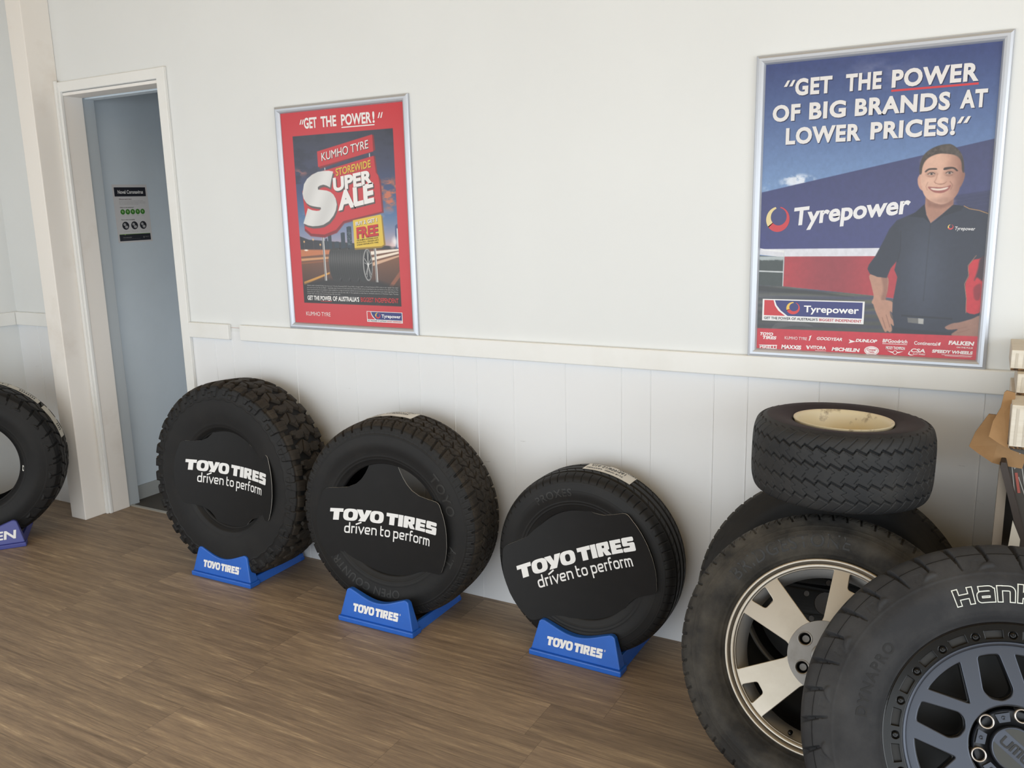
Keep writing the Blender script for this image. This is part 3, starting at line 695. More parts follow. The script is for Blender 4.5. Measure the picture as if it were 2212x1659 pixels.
for k in range(5):
    c = rad(143+72*k); b = MB(); lathe(b, [(.0890, .0150), (.0902, .0166), (.0892, .0182)], SILVERP, 28); lathe(b, [(.0890, .0152), (.056, .0130), (.054, .0085)], MATTB, 28); lathe(b, [(.060, .0085), (.060, .0)], SILVERP, 20)
    o = b.build('lug_hole', face4, smooth=True); o.location = (.058*math.cos(c), 0, .058*math.sin(c))
b = MB(); lathe(b, [(.089, .0), (.089, .018), (.0925, .022), (.0915, .030), (.082, .033)], SILVERP, 40); lathe(b, [(.0896, 0), (.0896, .017)], MATTB, 40); b.build('centre_cap', w4, smooth=True)
b = MB(); lathe(b, [(.030, .006), (.046, .0055), (.05, .004), (.05, 0)], GLOSSB, 16)
o = b.build('valve', w4, smooth=True); o.location = (-.0635, -.030, -.190)

w5 = wheel_thing(5, 'black steel wheel and tyre against the wall, mostly hidden behind the silver wheel')
T5 = build_tyre(w5, .3640, .2348, .196, .214, .088, pat_worn, (RUB_WORN, RUB_SIDE), na=960, inner=False)
b = MB(); lathe(b, [(.084, .208), (.092, .214), (.095, .2215), (.091, .224)], M('dull_steel_lip', (120, 118, 114), .4, .6), 96); b.build('rim_lip', w5, smooth=True)
b = MB(); lathe(b, [(.086, .208), (.05, .190), (-.08, .190), (-.095, .214)], MATTB, 96); b.build('rim_barrel', w5, smooth=True)
lp = [circ(0, 0, .191, 90), circ(0, 0, .032, 24)]
for k in range(5):
    a = rad(54+72*k); lp.append(circ(.128*math.cos(a), .128*math.sin(a), .034, 24)); a += rad(36); lp.append(circ(.058*math.cos(a), .058*math.sin(a), .009, 14))
v, f = fill(lp, .003, .001); b = MB(); b.add(warp_face(v, .045, -.02, .19), f, MATTB); b.build('steel_disc', w5)

w6 = wheel_thing(6, 'gunmetal wheel with bolted black ring and white-outlined tyre lettering, nearest at lower right')
T6 = build_tyre(w6, .3965, .2600, .214, .232, .098, pat_mtlug, (RUB_DUST, RUB_DUST), inner=False, shoulder=.020, ring_ridges=((.262, .8, .002), (.335, .7, .002)))
def outlined_name(T, a_left, r0, cap, name):
    """wide block letters with a raised white outline, reading clockwise from the angle a_left"""
    G = {'H': ([[(.0, 0), (.0, 1)], [(.86, 0), (.86, 1)], [(0, .5), (.86, .5)]], 1.36), 'a': ([rounded([(.78, .80), (.78, .12), (0, .12), (0, .52), (.78, .52)], .12), rounded([(.04, .84), (.78, .84), (.78, 0)], .22)], 1.22),
         'n': ([[(0, 0), (0, .95)], rounded([(0, .82), (.74, .82), (.74, 0)], .24)], 1.18), 'k': ([[(0, 0), (0, 1.1)], [(0, .36), (.62, .86)], [(.2, .5), (.70, 0)]], 1.10), 'o': ([rounded([(0, .1), (0, .84), (.76, .84), (.76, .1), (0, .1), (0, .4)], .28)], 1.24)}
    ss = np.linspace(T.s_sh, T.end-.02, 200); rr = T.at(ss)[:, 1]; mb = MB()
    for wd, h, m in ((.37, .0010, LINEW), (.24, .0018, RUB_SIDE)):
        x = 0
        for ch in 'Hankook':
            ps, adv = G[ch]
            for p in ps:
                p = np.array(p, float); d = p[1]-p[0]; d2 = p[-1]-p[-2]; ex = (wd-.24)/2
                q = p.copy(); q[0] = p[0]-d/np.hypot(*d)*(ex+.001); q[-1] = p[-1]+d2/np.hypot(*d2)*(ex+.001)
                q = np.vstack([np.linspace(q[i], q[i+1], 6)[:-1] for i in range(len(q)-1)]+[q[-1:]])
                v, f = stroke(q, wd); rad_ = r0+v[:, 1]*cap; a = a_left-(v[:, 0]+x)*cap/(r0+cap/2)
                mb.add(surf(T, np.interp(-rad_, -rr, ss), a, h), f, m)
            x += adv
    return mb.build(name, T.parent)
outlined_name(T6, rad(112.2), .2795, .0305, 'outlined_lettering')
side_text(T6, 'DYNAPRO', rad(160), .272, .020, space=1.25, h=.0008, mat=RUB_SIDE)
b = MB(); lathe(b, [(.085, .2030), (.0935, .2035), (.0938, .2365)], M('pocket_black', (7, 7, 7), .5), 160); lathe(b, [(.0938, .2362), (.1020, .2375), (.1035, .2400), (.1010, .2425), (.094, .2430)], GLOSSB, 160)
lp = [circ(0, 0, .2362, 160), circ(0, 0, .2042, 160)]; bolts = []
for k in range(20):
    a = 92+18*k; bolts.append(rad(a)); lp.append(circ(.2155*math.cos(rad(a)), .2155*math.sin(rad(a)), .0088, 18))
    c = a+9; lp.append(rounded(arcp(.2255, c-4.6, c+4.6, 6)+arcp(.2080, c+4.6, c-4.6, 6), .002, True, 2))
v, f = fill(lp, .0022, .0014); b.add(warp_face(v, .0985, 0, 1), f, GLOSSB); ring6 = b.build('clamp_ring', w6)
for a in bolts[::1]:
    b = MB(); lathe(b, [(.0975, .0062), (.1010, .0060), (.1018, .0040), (.1010, .0)], GLOSSB, 12)
    o = b.build('ring_bolt', ring6, smooth=True); o.location = (.2155*math.cos(a), 0, .2155*math.sin(a))
b = MB(); lathe(b, [(.086, .2045), (.095, .2035), (.0955, .1995), (.090, .1945)], SATIN, 128); b.build('rim_lip', w6, smooth=True)
b = MB(); lathe(b, [(.088, .196), (.02, .188), (-.08, .19), (-.10, .22)], GLOSSB, 128); lathe(b, [(-.06, .19), (-.065, 0)], MATTB, 64); b.build('rim_barrel', w6, smooth=True)
def window_loops(g):
    out = []
    for k in range(6):
        c = 105.7+60*k; R_ = lambda r, a: (r*math.cos(rad(a)), r*math.sin(rad(a)))
        out.append(rounded([R_(.180-g, c-6.8), R_(.181-g, c), R_(.180-g, c+6.8), R_(.116, c+14.2-g*300), R_(.097+g, c+10.5-g*250), R_(.0885+g, c-2), R_(.097+g, c-12.5+g*250), R_(.112, c-15+g*300)], .007, True, 4))
        c = 136.7+60*k
        out.append(rounded(arcp(.181-g, c-14.3+g*320, c+14.3-g*320, 9)+[R_(.104+g*1.8, c+.6)], .008, True, 4))
    return out
v, f = fill([circ(0, 0, .198, 128)]+window_loops(0)+[circ(0, 0, .084, 80)], .008, .002); b = MB(); b.add(warp_face(v, .072, 0, .2), f, SATIN); b.build('spoked_face', w6)
v, f = fill([circ(0, 0, .196, 128)]+window_loops(.0032)+[circ(0, 0, .080, 80)], .012, .001); b = MB(); b.add(warp_face(v, .056, 0, .2), f, GLOSSB); b.build('window_edging', w6)
b = MB(); lathe(b, [(.070, .085), (.062, .084), (.060, .072)], GLOSSB, 96); lathe(b, [(.062, .0735), (.071, .0730), (.0725, .0705)], SATIN, 96); lathe(b, [(.066, .072), (.064, .046), (.060, .044), (.060, 0)], M('hub_dark', (40, 41, 44), .4, .5), 96); hub6 = b.build('hub', w6, smooth=True)
for k in range(6):
    a = rad(138.3+60*k); cx, cz = .0655*math.cos(a), .0655*math.sin(a)
    b = MB(); lathe(b, [(.060, .0150), (.0745, .0148), (.0765, .0130), (.0760, .0112), (.073, .0102)], BRASS, 28); lathe(b, [(.073, .0102), (.055, .0095), (.054, 0)], MATTB, 28)
    o = b.build('lug_seat', hub6, smooth=True); o.location = (cx, 0, cz)
    a = rad(168.3+60*k); q = MB(); ca, sa = math.cos(a), math.sin(a)
    pts = [(.050, -.010), (.050, .010), (.0665, .0135), (.0665, -.0135)]
    poly = [(p*ca-t*sa, p*sa+t*ca) for p, t in pts]; prism(q, poly, -.0705, -.058, SATIN); sub = MB(); lathe(sub, [(.0705, .004), (.0722, .0036), (.0722, .0022), (.0708, .0016), (.0708, 0)], SATIN, 14)
    q.add(np.vstack(sub.v)+np.array([.0585*ca, 0, .0585*sa]), sub.f, SATIN); q.build('hub_pad', hub6, bevel=.0012)
b = MB(); lathe(b, [(.062, .0425), (.078, .0420), (.0800, .0405), (.0795, .0385), (.0785, 0)], SATIN, 64)
rot = rad(-38); cr, sr = math.cos(rot), math.sin(rot)
tr = lambda v, h: np.stack([v[:, 0]*cr-v[:, 1]*sr, np.full(len(v), -h), v[:, 0]*sr+v[:, 1]*cr], -1)
for sgn in (1, -1):
    t = np.radians(np.linspace(24, 156, 20)); v, f = fill([[(.038*math.cos(x), sgn*.038*math.sin(x)) for x in t]]); b.add(tr(v, .0802), f if sgn > 0 else [q[::-1] for q in f], M('cap_dark_field', (52, 54, 52), .5))
for pts in (rounded([(-.026, .009), (-.026, -.008), (-.011, -.008), (-.011, .009)], .004), rounded([(-.0055, -.009), (-.0055, .008), (.003, .008), (.003, -.009)], .003), rounded([(.003, .008), (.0115, .008), (.0115, -.009)], .003), rounded([(.018, .009), (.018, -.008), (.028, -.008), (.028, .009)], .004)):
    v, f = stroke(pts, .0042); b.add(tr(v, .0803), f, MATTB)
b.build('centre_cap', w6)

w7 = wheel_thing(7, 'small wide wheel with rusty cream rim, lying flat on top of the pile')
T7 = build_tyre(w7, .2228, .2030, .186, .116, .086, pat_saw, (RUB_SAW, RUB_SAW), inner=False, shoulder=.012, na=1500,
                side_pts=[(.1015, .185), (.1005, .165), (.096, .142), (.092, .128), (.087, .121), (.078, .116)])
b = MB(); lathe(b, [(.078, .118), (.086, .1195), (.0915, .1225), (.0945, .1220), (.0945, .1195), (.091, .1150), (.082, .1125), (.070, .1115), (.055, .106), (.035, .104), (.024, .098), (.018, .085), (.020, .05), (.024, .048), (.024, .034), (-.02, .033)], CREAMW, 96)
rim7 = b.build('rim', w7, smooth=True)
for k in range(5):
    a = rad(20+72*k); q = MB(); lathe(q, [(.0206, .0085), (.0212, .0065), (.0205, 0)], M('rust_hole', (46, 32, 24), .8), 14); o = q.build('stud_hole', rim7, smooth=True); o.location = (.066*math.cos(a), 0, .066*math.sin(a))
b = MB(); lathe(b, [(-.03, .034), (-.03, 0)], MATTB, 24); b.build('hub_bore', w7)

# ------------------------------------------------------------------ cartons at the right edge
b = MB().box(1.902, 2.55, -.335, -.03, 0, .889, DCARD)
dc = b.build('carton', None, bevel=.003); tag(dc, 'tall dark grey printed carton in the corner under the white card packs', 'carton')
l = MB()
def line3(mb, pts, y, wd, m):
    v, f = stroke(pts, wd); mb.add(np.stack([v[:, 0], np.full(len(v), y), v[:, 1]], -1), f, m)
for pts in ([(1.912, .88), (1.930, .77), (1.962, .66)], [(1.918, .89), (1.916, .86), (1.922, .85), (1.929, .86), (1.930, .89)], [(1.922, .89), (1.923, .855)], [(1.936, .86), (1.948, .80), (1.968, .75)], [(1.932, .83), (1.958, .76)], [(1.945, .88), (1.96, .85), (1.965, .81), (1.985, .76)]):
    line3(l, [(a+.002, c-.010) for a, c in pts], -.3362, .0022, CHALK)
line3(l, [(1.928, .83), (1.938, .78)], -.3362, .006, REDINK)
l.build('printed_lines', dc)
# leaning board in front of the dark carton
lb = MB()
v = [(1.887, -.385, 0), (1.910, -.385, 0), (1.910, -.385, .846), (1.891, -.385, .858), (1.887, -.345, 0), (1.910, -.345, 0), (1.910, -.345, .846), (1.891, -.345, .858)]
lb.add(v, [(0, 1, 2, 3), (5, 4, 7, 6), (4, 0, 3, 7), (1, 5, 6, 2), (3, 2, 6, 7), (4, 5, 1, 0)], TAUPE)
fb = lb.build('flat_carton', None); tag(fb, 'taupe flattened carton on edge, against the dark carton at the right', 'carton')
e = MB(); prism(e, [(1.892, .856), (1.920, .764), (1.954, .644), (1.970, .644), (1.932, .774), (1.904, .868), (1.894, .868)], -.395, -.340, BROWNB); e.build('folded_flap', fb, bevel=.002)
e = MB(); prism(e, [(1.928, .729), (1.921, .620), (1.946, .620), (1.947, .684)], -.400, -.396, M('paper_note', (196, 190, 178), .7)); e.build('paper_slip', fb)
# packs of white flattened cartons, one on the other
def pack(x0, z0, z1, y0, label, nfl):
    mb = MB(); mb.box(x0, 2.5, y0, -.04, z0, z1, WCARD); t = (z1-z0)
    o = mb.build('carton_pack', None, bevel=.002); tag(o, label, 'carton pack', 'white carton packs stacked in the corner')
    e = MB()
    for k in range(nfl):
        xx = x0+.012+k*.017; v, f = stroke([(xx, z0+.008), (xx+.001, z1-.008)], .005); e.add(np.stack([v[:, 0], np.full(len(v), y0-.0008), v[:, 1]], -1), f, M('faint_card_rib', (198, 190, 176), .8))
    for k in range(3):
        xx = x0+.03+k*.035; v, f = stroke([(xx, z0+t*.3), (xx+.004, z0+t*.5), (xx, z0+t*.75), (xx+.012, z0+t*.75)], .003); e.add(np.stack([v[:, 0], np.full(len(v), y0-.0012), v[:, 1]], -1), f, M('faded_red_print', (206, 168, 156), .8))
    e.build('printed_marks', o)
    g = MB(); g.box(x0+.001, 2.499, y0-.0006, y0+.02, z0+.0003, z0+.006, FLUTE); g.build('fluted_edge', o)
pack(1.9050, .9050, 1.010, -.40, 'white carton pack at the bottom of the corner stack, beside the torn brown card', 6)
pack(1.9135, 1.0105, 1.063, -.28, 'white carton pack in the middle of the corner stack, set back from its neighbours', 6)
pack(1.8975, 1.0635, 1.115, -.24, 'white carton pack on top of the corner stack, beside the large framed poster', 6)
# torn brown cardboard hanging between the packs
def torn(name, poly, y, bend, label, th=.005, fold=None):
    p = np.array(poly); n = len(p)
    yy = y+bend*(p[:, 0]-p[:, 0].min())-.55*(p[:, 1].max()-p[:, 1])+(0 if fold is None else .25*np.abs(p[:, 0]-fold))
    v = [(a, q, b2) for (a, b2), q in zip(p, yy)]+[(a, q+th, b2) for (a, b2), q in zip(p, yy)]
    mb = MB(); c = len(v); ctr = (p[:, 0].mean(), yy.mean()-.002, p[:, 1].mean()); cb = (ctr[0], ctr[1]+th, ctr[2]); v += [ctr, cb]
    mb.add(v, [(c, i, (i+1) % n) for i in range(n)]+[(c+1, (i+1) % n+n, i+n) for i in range(n)], BCARD)
    mb.add(v, [(i, i+n, (i+1) % n+n, (i+1) % n) for i in range(n)], FLUTE)
    o = mb.build(name); tag(o, label, 'cardboard', 'torn cardboard in the corner stack'); return o
torn('torn_cardboard', [(1.845, .871), (1.875, .856), (1.898, .851), (1.939, .846), (1.95, .893), (1.903, .898), (1.9025, .960), (1.86, .962), (1.834, .917), (1.823, .884)], -.305, .0, 'larger torn brown cardboard sheet, hanging lowest under the white packs', fold=1.875)
torn('torn_cardboard', [(1.885, .913), (1.9025, .904), (1.9030, 1.0115), (1.9120, 1.0130), (1.911, 1.025), (1.893, 1.029), (1.888, 1.024), (1.883, .99), (1.869, .96), (1.863, .926)], -.330, .10, 'upper torn brown cardboard flap folded over in front of the larger sheet')

# ------------------------------------------------------------------ printed posters
class Raster:
    def __init__(s, x0, x1, y0, y1, step):
        s.x0, s.x1, s.y0, s.y1 = x0, x1, y0, y1
        s.nx = int((x1-x0)/step)+1; s.ny = int((y1-y0)/step)+1
        s.X, s.Y = np.meshgrid(np.linspace(x0, x1, s.nx), np.linspace(y0, y1, s.ny)); s.c = np.zeros((s.ny, s.nx, 3))
    def noise(s, sx, sy, seed, octs=4):
        r = np.random.default_rng(seed); out = np.zeros_like(s.X); amp = 1; tot = 0
        for o in range(octs):
            gx = int((s.x1-s.x0)/sx)+4; gy = int((s.y1-s.y0)/sy)+4; g = r.random((gy, gx))
            fx = (s.X-s.x0)/sx; fy = (s.Y-s.y0)/sy; ix = fx.astype(int); iy = fy.astype(int); tx = fx-ix; ty = fy-iy
            tx = tx*tx*(3-2*tx); ty = ty*ty*(3-2*ty)
            out += amp*((g[iy, ix]*(1-tx)+g[iy, ix+1]*tx)*(1-ty)+(g[iy+1, ix]*(1-tx)+g[iy+1, ix+1]*tx)*ty); tot += amp
            amp *= .55; sx /= 2; sy /= 2
        return out/tot
    def blend(s, mask, col):
        s.c += mask[..., None]*(np.asarray(col, float)-s.c)
    def sdf(s, pts):
        p = np.array(pts, float); d = np.full(s.X.shape, 1e9); ins = np.zeros(s.X.shape, bool)
        for i in range(len(p)):
            a, b = p[i], p[(i+1) % len(p)]; e = b-a; wx = s.X-a[0]; wy = s.Y-a[1]
            t = np.clip((wx*e[0]+wy*e[1])/(e@e+1e-9), 0, 1); d = np.minimum(d, (wx-t*e[0])**2+(wy-t*e[1])**2)
            c1 = (s.Y >= a[1]) != (s.Y >= b[1]); ins ^= c1 & (s.X < (e[0]*(s.Y-a[1])/(e[1] if e[1] else 1e-9)+a[0]))
        return np.where(ins, -1, 1)*np.sqrt(d)
    def poly(s, pts, col, soft=1.4, smooth=False, alpha=1.):
        if smooth: pts = cat_rom(pts, 4)
        p = np.array(pts); m = soft*2+2
        i0 = np.searchsorted(s.Y[:, 0], p[:, 1].min()-m); i1 = np.searchsorted(s.Y[:, 0], p[:, 1].max()+m); j0 = np.searchsorted(s.X[0], p[:, 0].min()-m); j1 = np.searchsorted(s.X[0], p[:, 0].max()+m)
        if i1 <= i0 or j1 <= j0: return
        q = object.__new__(Raster); q.X = s.X[i0:i1, j0:j1]; q.Y = s.Y[i0:i1, j0:j1]
        mask = np.clip(.5-q.sdf(pts)/soft, 0, 1)*alpha
        if callable(col): col = col(q.X, q.Y)
        s.c[i0:i1, j0:j1] += mask[..., None]*(np.asarray(col, float)-s.c[i0:i1, j0:j1])
    def ell(s, cx, cy, rx, ry, col, soft=.3, alpha=1., rot=0.):
        c, n = math.cos(rot), math.sin(rot); x = (s.X-cx)*c+(s.Y-cy)*n; y = -(s.X-cx)*n+(s.Y-cy)*c
        d = np.sqrt((x/rx)**2+(y/ry)**2); s.blend(np.clip((1+soft/2-d)/soft, 0, 1)*alpha, col)
    def line(s, pts, wd, col, soft=1.2, alpha=1.):
        p = np.array(pts, float)
        v, f = stroke(pts, wd); n = len(p); s.poly(np.vstack([v[:n], v[n:][::-1]]), col, soft, False, alpha)
    def build(s, name, parent, mat, y):
        v = np.stack([s.X/1000, np.full(s.X.shape, y), -s.Y/1000], -1).reshape(-1, 3)
        i, j = np.meshgrid(np.arange(s.ny-1), np.arange(s.nx-1), indexing='ij'); k = s.nx
        f = np.stack([i*k+j, (i+1)*k+j, (i+1)*k+j+1, i*k+j+1], -1).reshape(-1, 4)
        col = np.concatenate([lin(np.clip(s.c, 0, 255).reshape(-1, 3)), np.ones((len(v), 1))], 1)
        return mesh_obj(name, v, f, mat, parent, attr=col)
PRINT = attr_material('printed_sheet', .28)
INKS = {}
def ink(rgb):
    k = tuple(rgb)
    if k not in INKS: INKS[k] = M('ink_%02x%02x%02x' % k, rgb, .32)
    return INKS[k]
class Sheet:
    """flat printed layers on a sheet: mm coordinates from the top-left corner, y downwards"""
    def __init__(s, y): s.mb = MB(); s.y = y
    def raw(s, v, f, col, lift=0.):
        v = np.asarray(v, float); n = len(v); s.mb.add(np.stack([v[:, 0]/1000, np.full(n, s.y-lift/1000), -v[:, 1]/1000], -1), [tuple(q) for q in f], ink(col))
    def text(s, t, x0, x1, yb, cap, col, off=.025, shear=0., lift=0., slope=0., space=1.):
        v, f = fit(t, x0, x1, 0, cap, off, shear, space); v = np.stack([v[:, 0], yb-v[:, 1]+slope*(v[:, 0]-x0)], 1); s.raw(v, f, col, lift)
    def poly(s, pts, col, lift=0.):
        v, f = fill([[(a, -b) for a, b in pts]]); s.raw(np.stack([v[:, 0], -v[:, 1]], 1), f, col, lift)
    def loops(s, lps, col, lift=0.):
        v, f = fill([[(a, -b) for a, b in p] for p in lps]); s.raw(np.stack([v[:, 0], -v[:, 1]], 1), f, col, lift)
    def rect(s, x0, y0, x1, y1, col, lift=0.): s.poly([(x0, y0), (x1, y0), (x1, y1), (x0, y1)], col, lift)
    def ring_mark(s, cx, cy, r, red, yel, lift=0., rot=0., sq=1.):
        """open ring emblem, thick at lower left, yellow on the left shoulder and red round the bottom"""
        def seg(a0, a1, col):
            t = np.radians(np.linspace(a0, a1, 30)); th = .16+.30*np.clip(np.sin((t-np.radians(60))/2), 0, 1)**1.5
            o = [(math.cos(x), math.sin(x)) for x in t]; i = [((1-q)*math.cos(x)+.05, (1-q)*math.sin(x)+.05) for x, q in zip(t, th)]
            c2, s2 = math.cos(rot), math.sin(rot)
            s.poly([(cx+r*(a*c2-b*s2)*sq, cy-r*(a*s2+b*c2)) for a, b in o+i[::-1]], col, lift)
        seg(88, 205, yel); seg(200, 425, red)
    def build(s, name, parent): return s.mb.build(name, parent)
def snap_frame(parent, W, H, prof=.0265):
    mb = MB(); sec = [(0, 0), (0, -.009), (.003, -.0125), (.009, -.0150), (.016, -.0150), (.022, -.0120), (.0255, -.0070), (prof, -.0040), (prof, 0)]
    cor = [(0, 0, 1, -1), (W, 0, -1, -1), (W, -H, -1, 1), (0, -H, 1, 1)]; n = len(sec)
    for k in range(4):
        a, c = cor[k], cor[(k+1) % 4]; v = [(a[0]+a[2]*d, y, a[1]+a[3]*d) for d, y in sec]+[(c[0]+c[2]*d, y, c[1]+c[3]*d) for d, y in sec]
        mb.add(v, [(i, i+1, i+1+n, i+n) for i in range(n-1)], ALU)
    o = mb.build('frame', parent); me = o.data
    for p in me.polygons: p.use_smooth = False
    return o
REDP = (199, 54, 62); NAVY = (52, 58, 120)
def tp_panel(S_, x0, y0, x1, y1, lift):
    """the wide logo panel: red corner, white swoosh, blue field, emblem and name, tagline below"""
    W, H = x1-x0, y1-y0; S_.rect(x0, y0, x1, y1, (232, 232, 234), lift); X = lambda u: x0+u*W; Y = lambda u: y0+u*H
    yb = Y(.755); S_.rect(X(.018), Y(.05), X(.982), yb, NAVY, lift+.12)
    S_.poly([(X(.018), Y(.05)), (X(.125), Y(.05)), (X(.145), Y(.28)), (X(.19), Y(.52)), (X(.26), yb), (X(.018), yb)], (232, 232, 234), lift+.2)
    S_.poly([(X(.018), Y(.05)), (X(.112), Y(.05)), (X(.128), Y(.30)), (X(.165), Y(.53)), (X(.235), yb), (X(.018), yb)], REDP, lift+.28)
    S_.ring_mark(X(.312), Y(.39), .28*H, (208, 60, 60), (232, 190, 84), lift+.35, 0, 1.06)
    S_.text('Tyrepower', X(.42), X(.95), Y(.545), .285*H, (242, 242, 244), .022, 0, lift+.35)
    S_.text('GET THE POWER OF AUSTRALIA’S', X(.02), X(.56), Y(.93), .11*H, (30, 30, 40), .02, 0, lift+.35)
    S_.text('BIGGEST INDEPENDENT', X(.575), X(.98), Y(.93), .11*H, (188, 40, 52), .02, 0, lift+.35)
    S_.rect(X(.148), Y(.955), X(.268), Y(.965), (30, 30, 40), lift+.35)

# ---- large poster with the man
BP = empty('framed_poster', Vector((1.1942, -.0005, 1.9053)), 'large blue framed poster with a smiling man in a dark shirt', 'poster', 'framed posters on the wall')
snap_frame(BP, .6517, .885)
R_ = Raster(20, 631, 18, 866, 1.4)
t = np.clip((R_.Y-20)/360, 0, 1)[..., None]; R_.c[:] = np.array((62, 74, 122))*(1-t)+np.array((112, 144, 190))*t
cl = R_.noise(90, 50, 3, 5)
R_.blend(np.clip((cl-.56)*4, 0, 1)*.35*np.exp(-((R_.X-90)/60)**2-((R_.Y-50)/40)**2), (170, 178, 200)); R_.blend(np.clip((cl-.45)*4, 0, 1)*.45*np.exp(-((R_.X-330)/80)**2-((R_.Y-75)/36)**2), (160, 160, 185))
cm = R_.noise(24, 18, 5, 4)
R_.blend(np.clip((cm-.36)*6, 0, 1)*np.clip(1.2-((R_.X-128)/52)**2-((R_.Y-358)/21)**2, 0, 1), (214, 222, 236)); R_.blend(np.clip((cm-.42)*5, 0, 1)*np.exp(-((R_.X-45)/16)**2-((R_.Y-378)/14)**2)*.6, (200, 212, 232))
bt = lambda X, Y: np.stack([54+10*(X/620), 58+10*(X/620), 112+6*(Y-400)/160], -1)
R_.poly([(20, 389.5), (631, 267), (631, 640), (20, 560)], bt, 1.6)
for k in range(4): R_.line([(540, 418+k*9), (631, 404+k*10)], 1.2, (120, 124, 165), 1.5, .4)
R_.poly([(540, 412), (631, 400), (631, 455), (555, 450)], (40, 42, 72), 6, alpha=.6)
R_.poly([(20, 556), (420, 552), (420, 578), (96, 580), (20, 572)], (212, 214, 224), 1.5)
R_.poly([(20, 575), (100, 579), (100, 668), (20, 664)], (62, 70, 70), 1.5); tr_ = R_.noise(14, 9, 8)
R_.blend(np.clip(.5-(R_.Y-586-6*tr_)/4, 0, 1)*((R_.X < 97) & (R_.Y > 578)), (168, 178, 182))
R_.line([(20, 622), (99, 624)], 4, (196, 202, 206)); R_.line([(98, 560), (98, 668)], 2.5, (200, 204, 208)); R_.poly([(20, 552), (38, 560), (98, 566), (98, 560), (40, 556)], (226, 228, 232), 1.5)
R_.poly([(100, 578), (420, 575), (420, 696), (348, 688), (99, 667)], lambda X, Y: np.stack([158+14*np.sin(X*.02), 52+0*X, 62+0*X], -1), 1.5)
R_.poly([(20, 664), (99, 667), (348, 688), (420, 697), (420, 800), (20, 800)], lambda X, Y: np.stack([78+10*np.sin(Y*.3+X*.01), 80+10*np.sin(Y*.3+X*.01), 84+8*np.sin(Y*.3)], -1), 1.5)
R_.poly([(20, 666), (200, 680), (300, 694), (20, 682)], (48, 49, 52), 5, alpha=.8); R_.poly([(240, 735), (420, 700), (420, 712), (240, 750)], (56, 58, 62), 3, alpha=.7); R_.line([(20, 700), (260, 712)], 2, (112, 114, 118), 3, .5)
R_.poly([(70, 798), (90, 776), (150, 772), (190, 785), (140, 785), (100, 792)], (140, 142, 145), 4, True, .6); R_.poly([(20, 740), (420, 742), (420, 800), (20, 800)], (58, 58, 62), 14, alpha=.55)
# the man: shirt body, sleeves, arms, hands, neck, head
SH = lambda X, Y: np.stack([40+20*np.exp(-((X-480)/55)**2-((Y-620)/130)**2), 44+22*np.exp(-((X-480)/55)**2-((Y-620)/130)**2), 60+24*np.exp(-((X-480)/55)**2-((Y-620)/130)**2)], -1)
skin = (178, 134, 114); skd = (132, 92, 78); skl = (216, 176, 156)
R_.poly([(341, 628), (386, 633), (390, 668), (386, 700), (404, 706), (398, 724), (352, 712), (354, 690), (345, 655)], skin, 2, True); R_.poly([(372, 634), (387, 634), (390, 668), (386, 700), (374, 700), (378, 668)], skd, 6, True, .7)
R_.poly([(354, 704), (378, 700), (406, 706), (423, 739), (418, 746), (408, 738), (400, 732), (404, 750), (420, 768), (415, 776), (404, 768), (409, 784), (403, 792), (396, 788), (392, 792), (386, 786), (370, 752), (360, 730)], skin, 2, True)
for ln in ([(400, 733), (412, 760)], [(390, 742), (402, 778)], [(380, 750), (391, 782)]): R_.line(ln, 2.2, skd, 2, .7)
R_.poly([(470, 433), (448, 455), (402, 476), (384, 500), (372, 530), (352, 575), (336, 600), (333, 612), (340, 626), (360, 634), (385, 637), (394, 610), (408, 590), (406, 604), (404, 614), (413, 634), (409, 670), (405, 705), (406, 740), (412, 770), (408, 800), (631, 800), (631, 458), (604, 452), (570, 441), (540, 436), (510, 470), (488, 484), (474, 462)], SH, 1.8)
R_.poly([(402, 478), (412, 520), (414, 580), (394, 608), (386, 636), (360, 634), (336, 614), (352, 576), (374, 530)], (36, 40, 54), 3, alpha=.55); R_.line([(414, 505), (416, 560), (410, 592)], 2, (24, 26, 38), 3, .7)
R_.poly([(470, 433), (448, 455), (430, 466), (470, 470), (488, 486), (476, 462)], (28, 31, 44), 2); R_.poly([(540, 436), (566, 441), (560, 452), (520, 466), (490, 488), (510, 466)], (30, 33, 46), 2); R_.line([(488, 486), (486, 560), (484, 700)], 2, (28, 31, 42), 3, .5)
R_.line([(566, 440), (580, 448), (604, 453), (631, 464)], 2, (168, 128, 84), 1.2)
R_.poly([(598, 586), (612, 582), (631, 584), (631, 716), (594, 728), (590, 690), (585, 650), (592, 628), (588, 606)], (188, 40, 52), 2, True); R_.poly([(616, 580), (631, 575), (631, 640), (612, 632), (606, 640), (612, 610)], (36, 34, 44), 5, True, .85); R_.poly([(606, 660), (622, 650), (622, 690), (610, 690)], (100, 24, 34), 5, True, .6)
R_.line([(606, 572), (588, 600), (591, 628), (583, 650), (590, 690), (592, 730)], 1.6, (150, 112, 92), 1.2)
R_.poly([(408, 776), (470, 782), (545, 786), (631, 770), (631, 800), (408, 800)], (34, 36, 46), 5, alpha=.7); R_.poly([(446, 748), (488, 750), (488, 765), (448, 762)], (104, 104, 104), 1.5); R_.poly([(474, 749), (488, 750), (488, 765), (475, 764)], (168, 168, 166), 1.5); R_.poly([(430, 740), (560, 745), (560, 750), (430, 745)], (24, 25, 34), 2, alpha=.6)
R_.poly([(543, 771), (560, 760), (578, 756), (606, 746), (631, 738), (631, 800), (590, 800), (560, 792), (575, 776), (552, 778)], (150, 112, 98), 2, True); R_.line([(560, 778), (596, 768)], 2, skd, 2, .6); R_.line([(575, 786), (606, 774)], 2, skd, 2, .6)
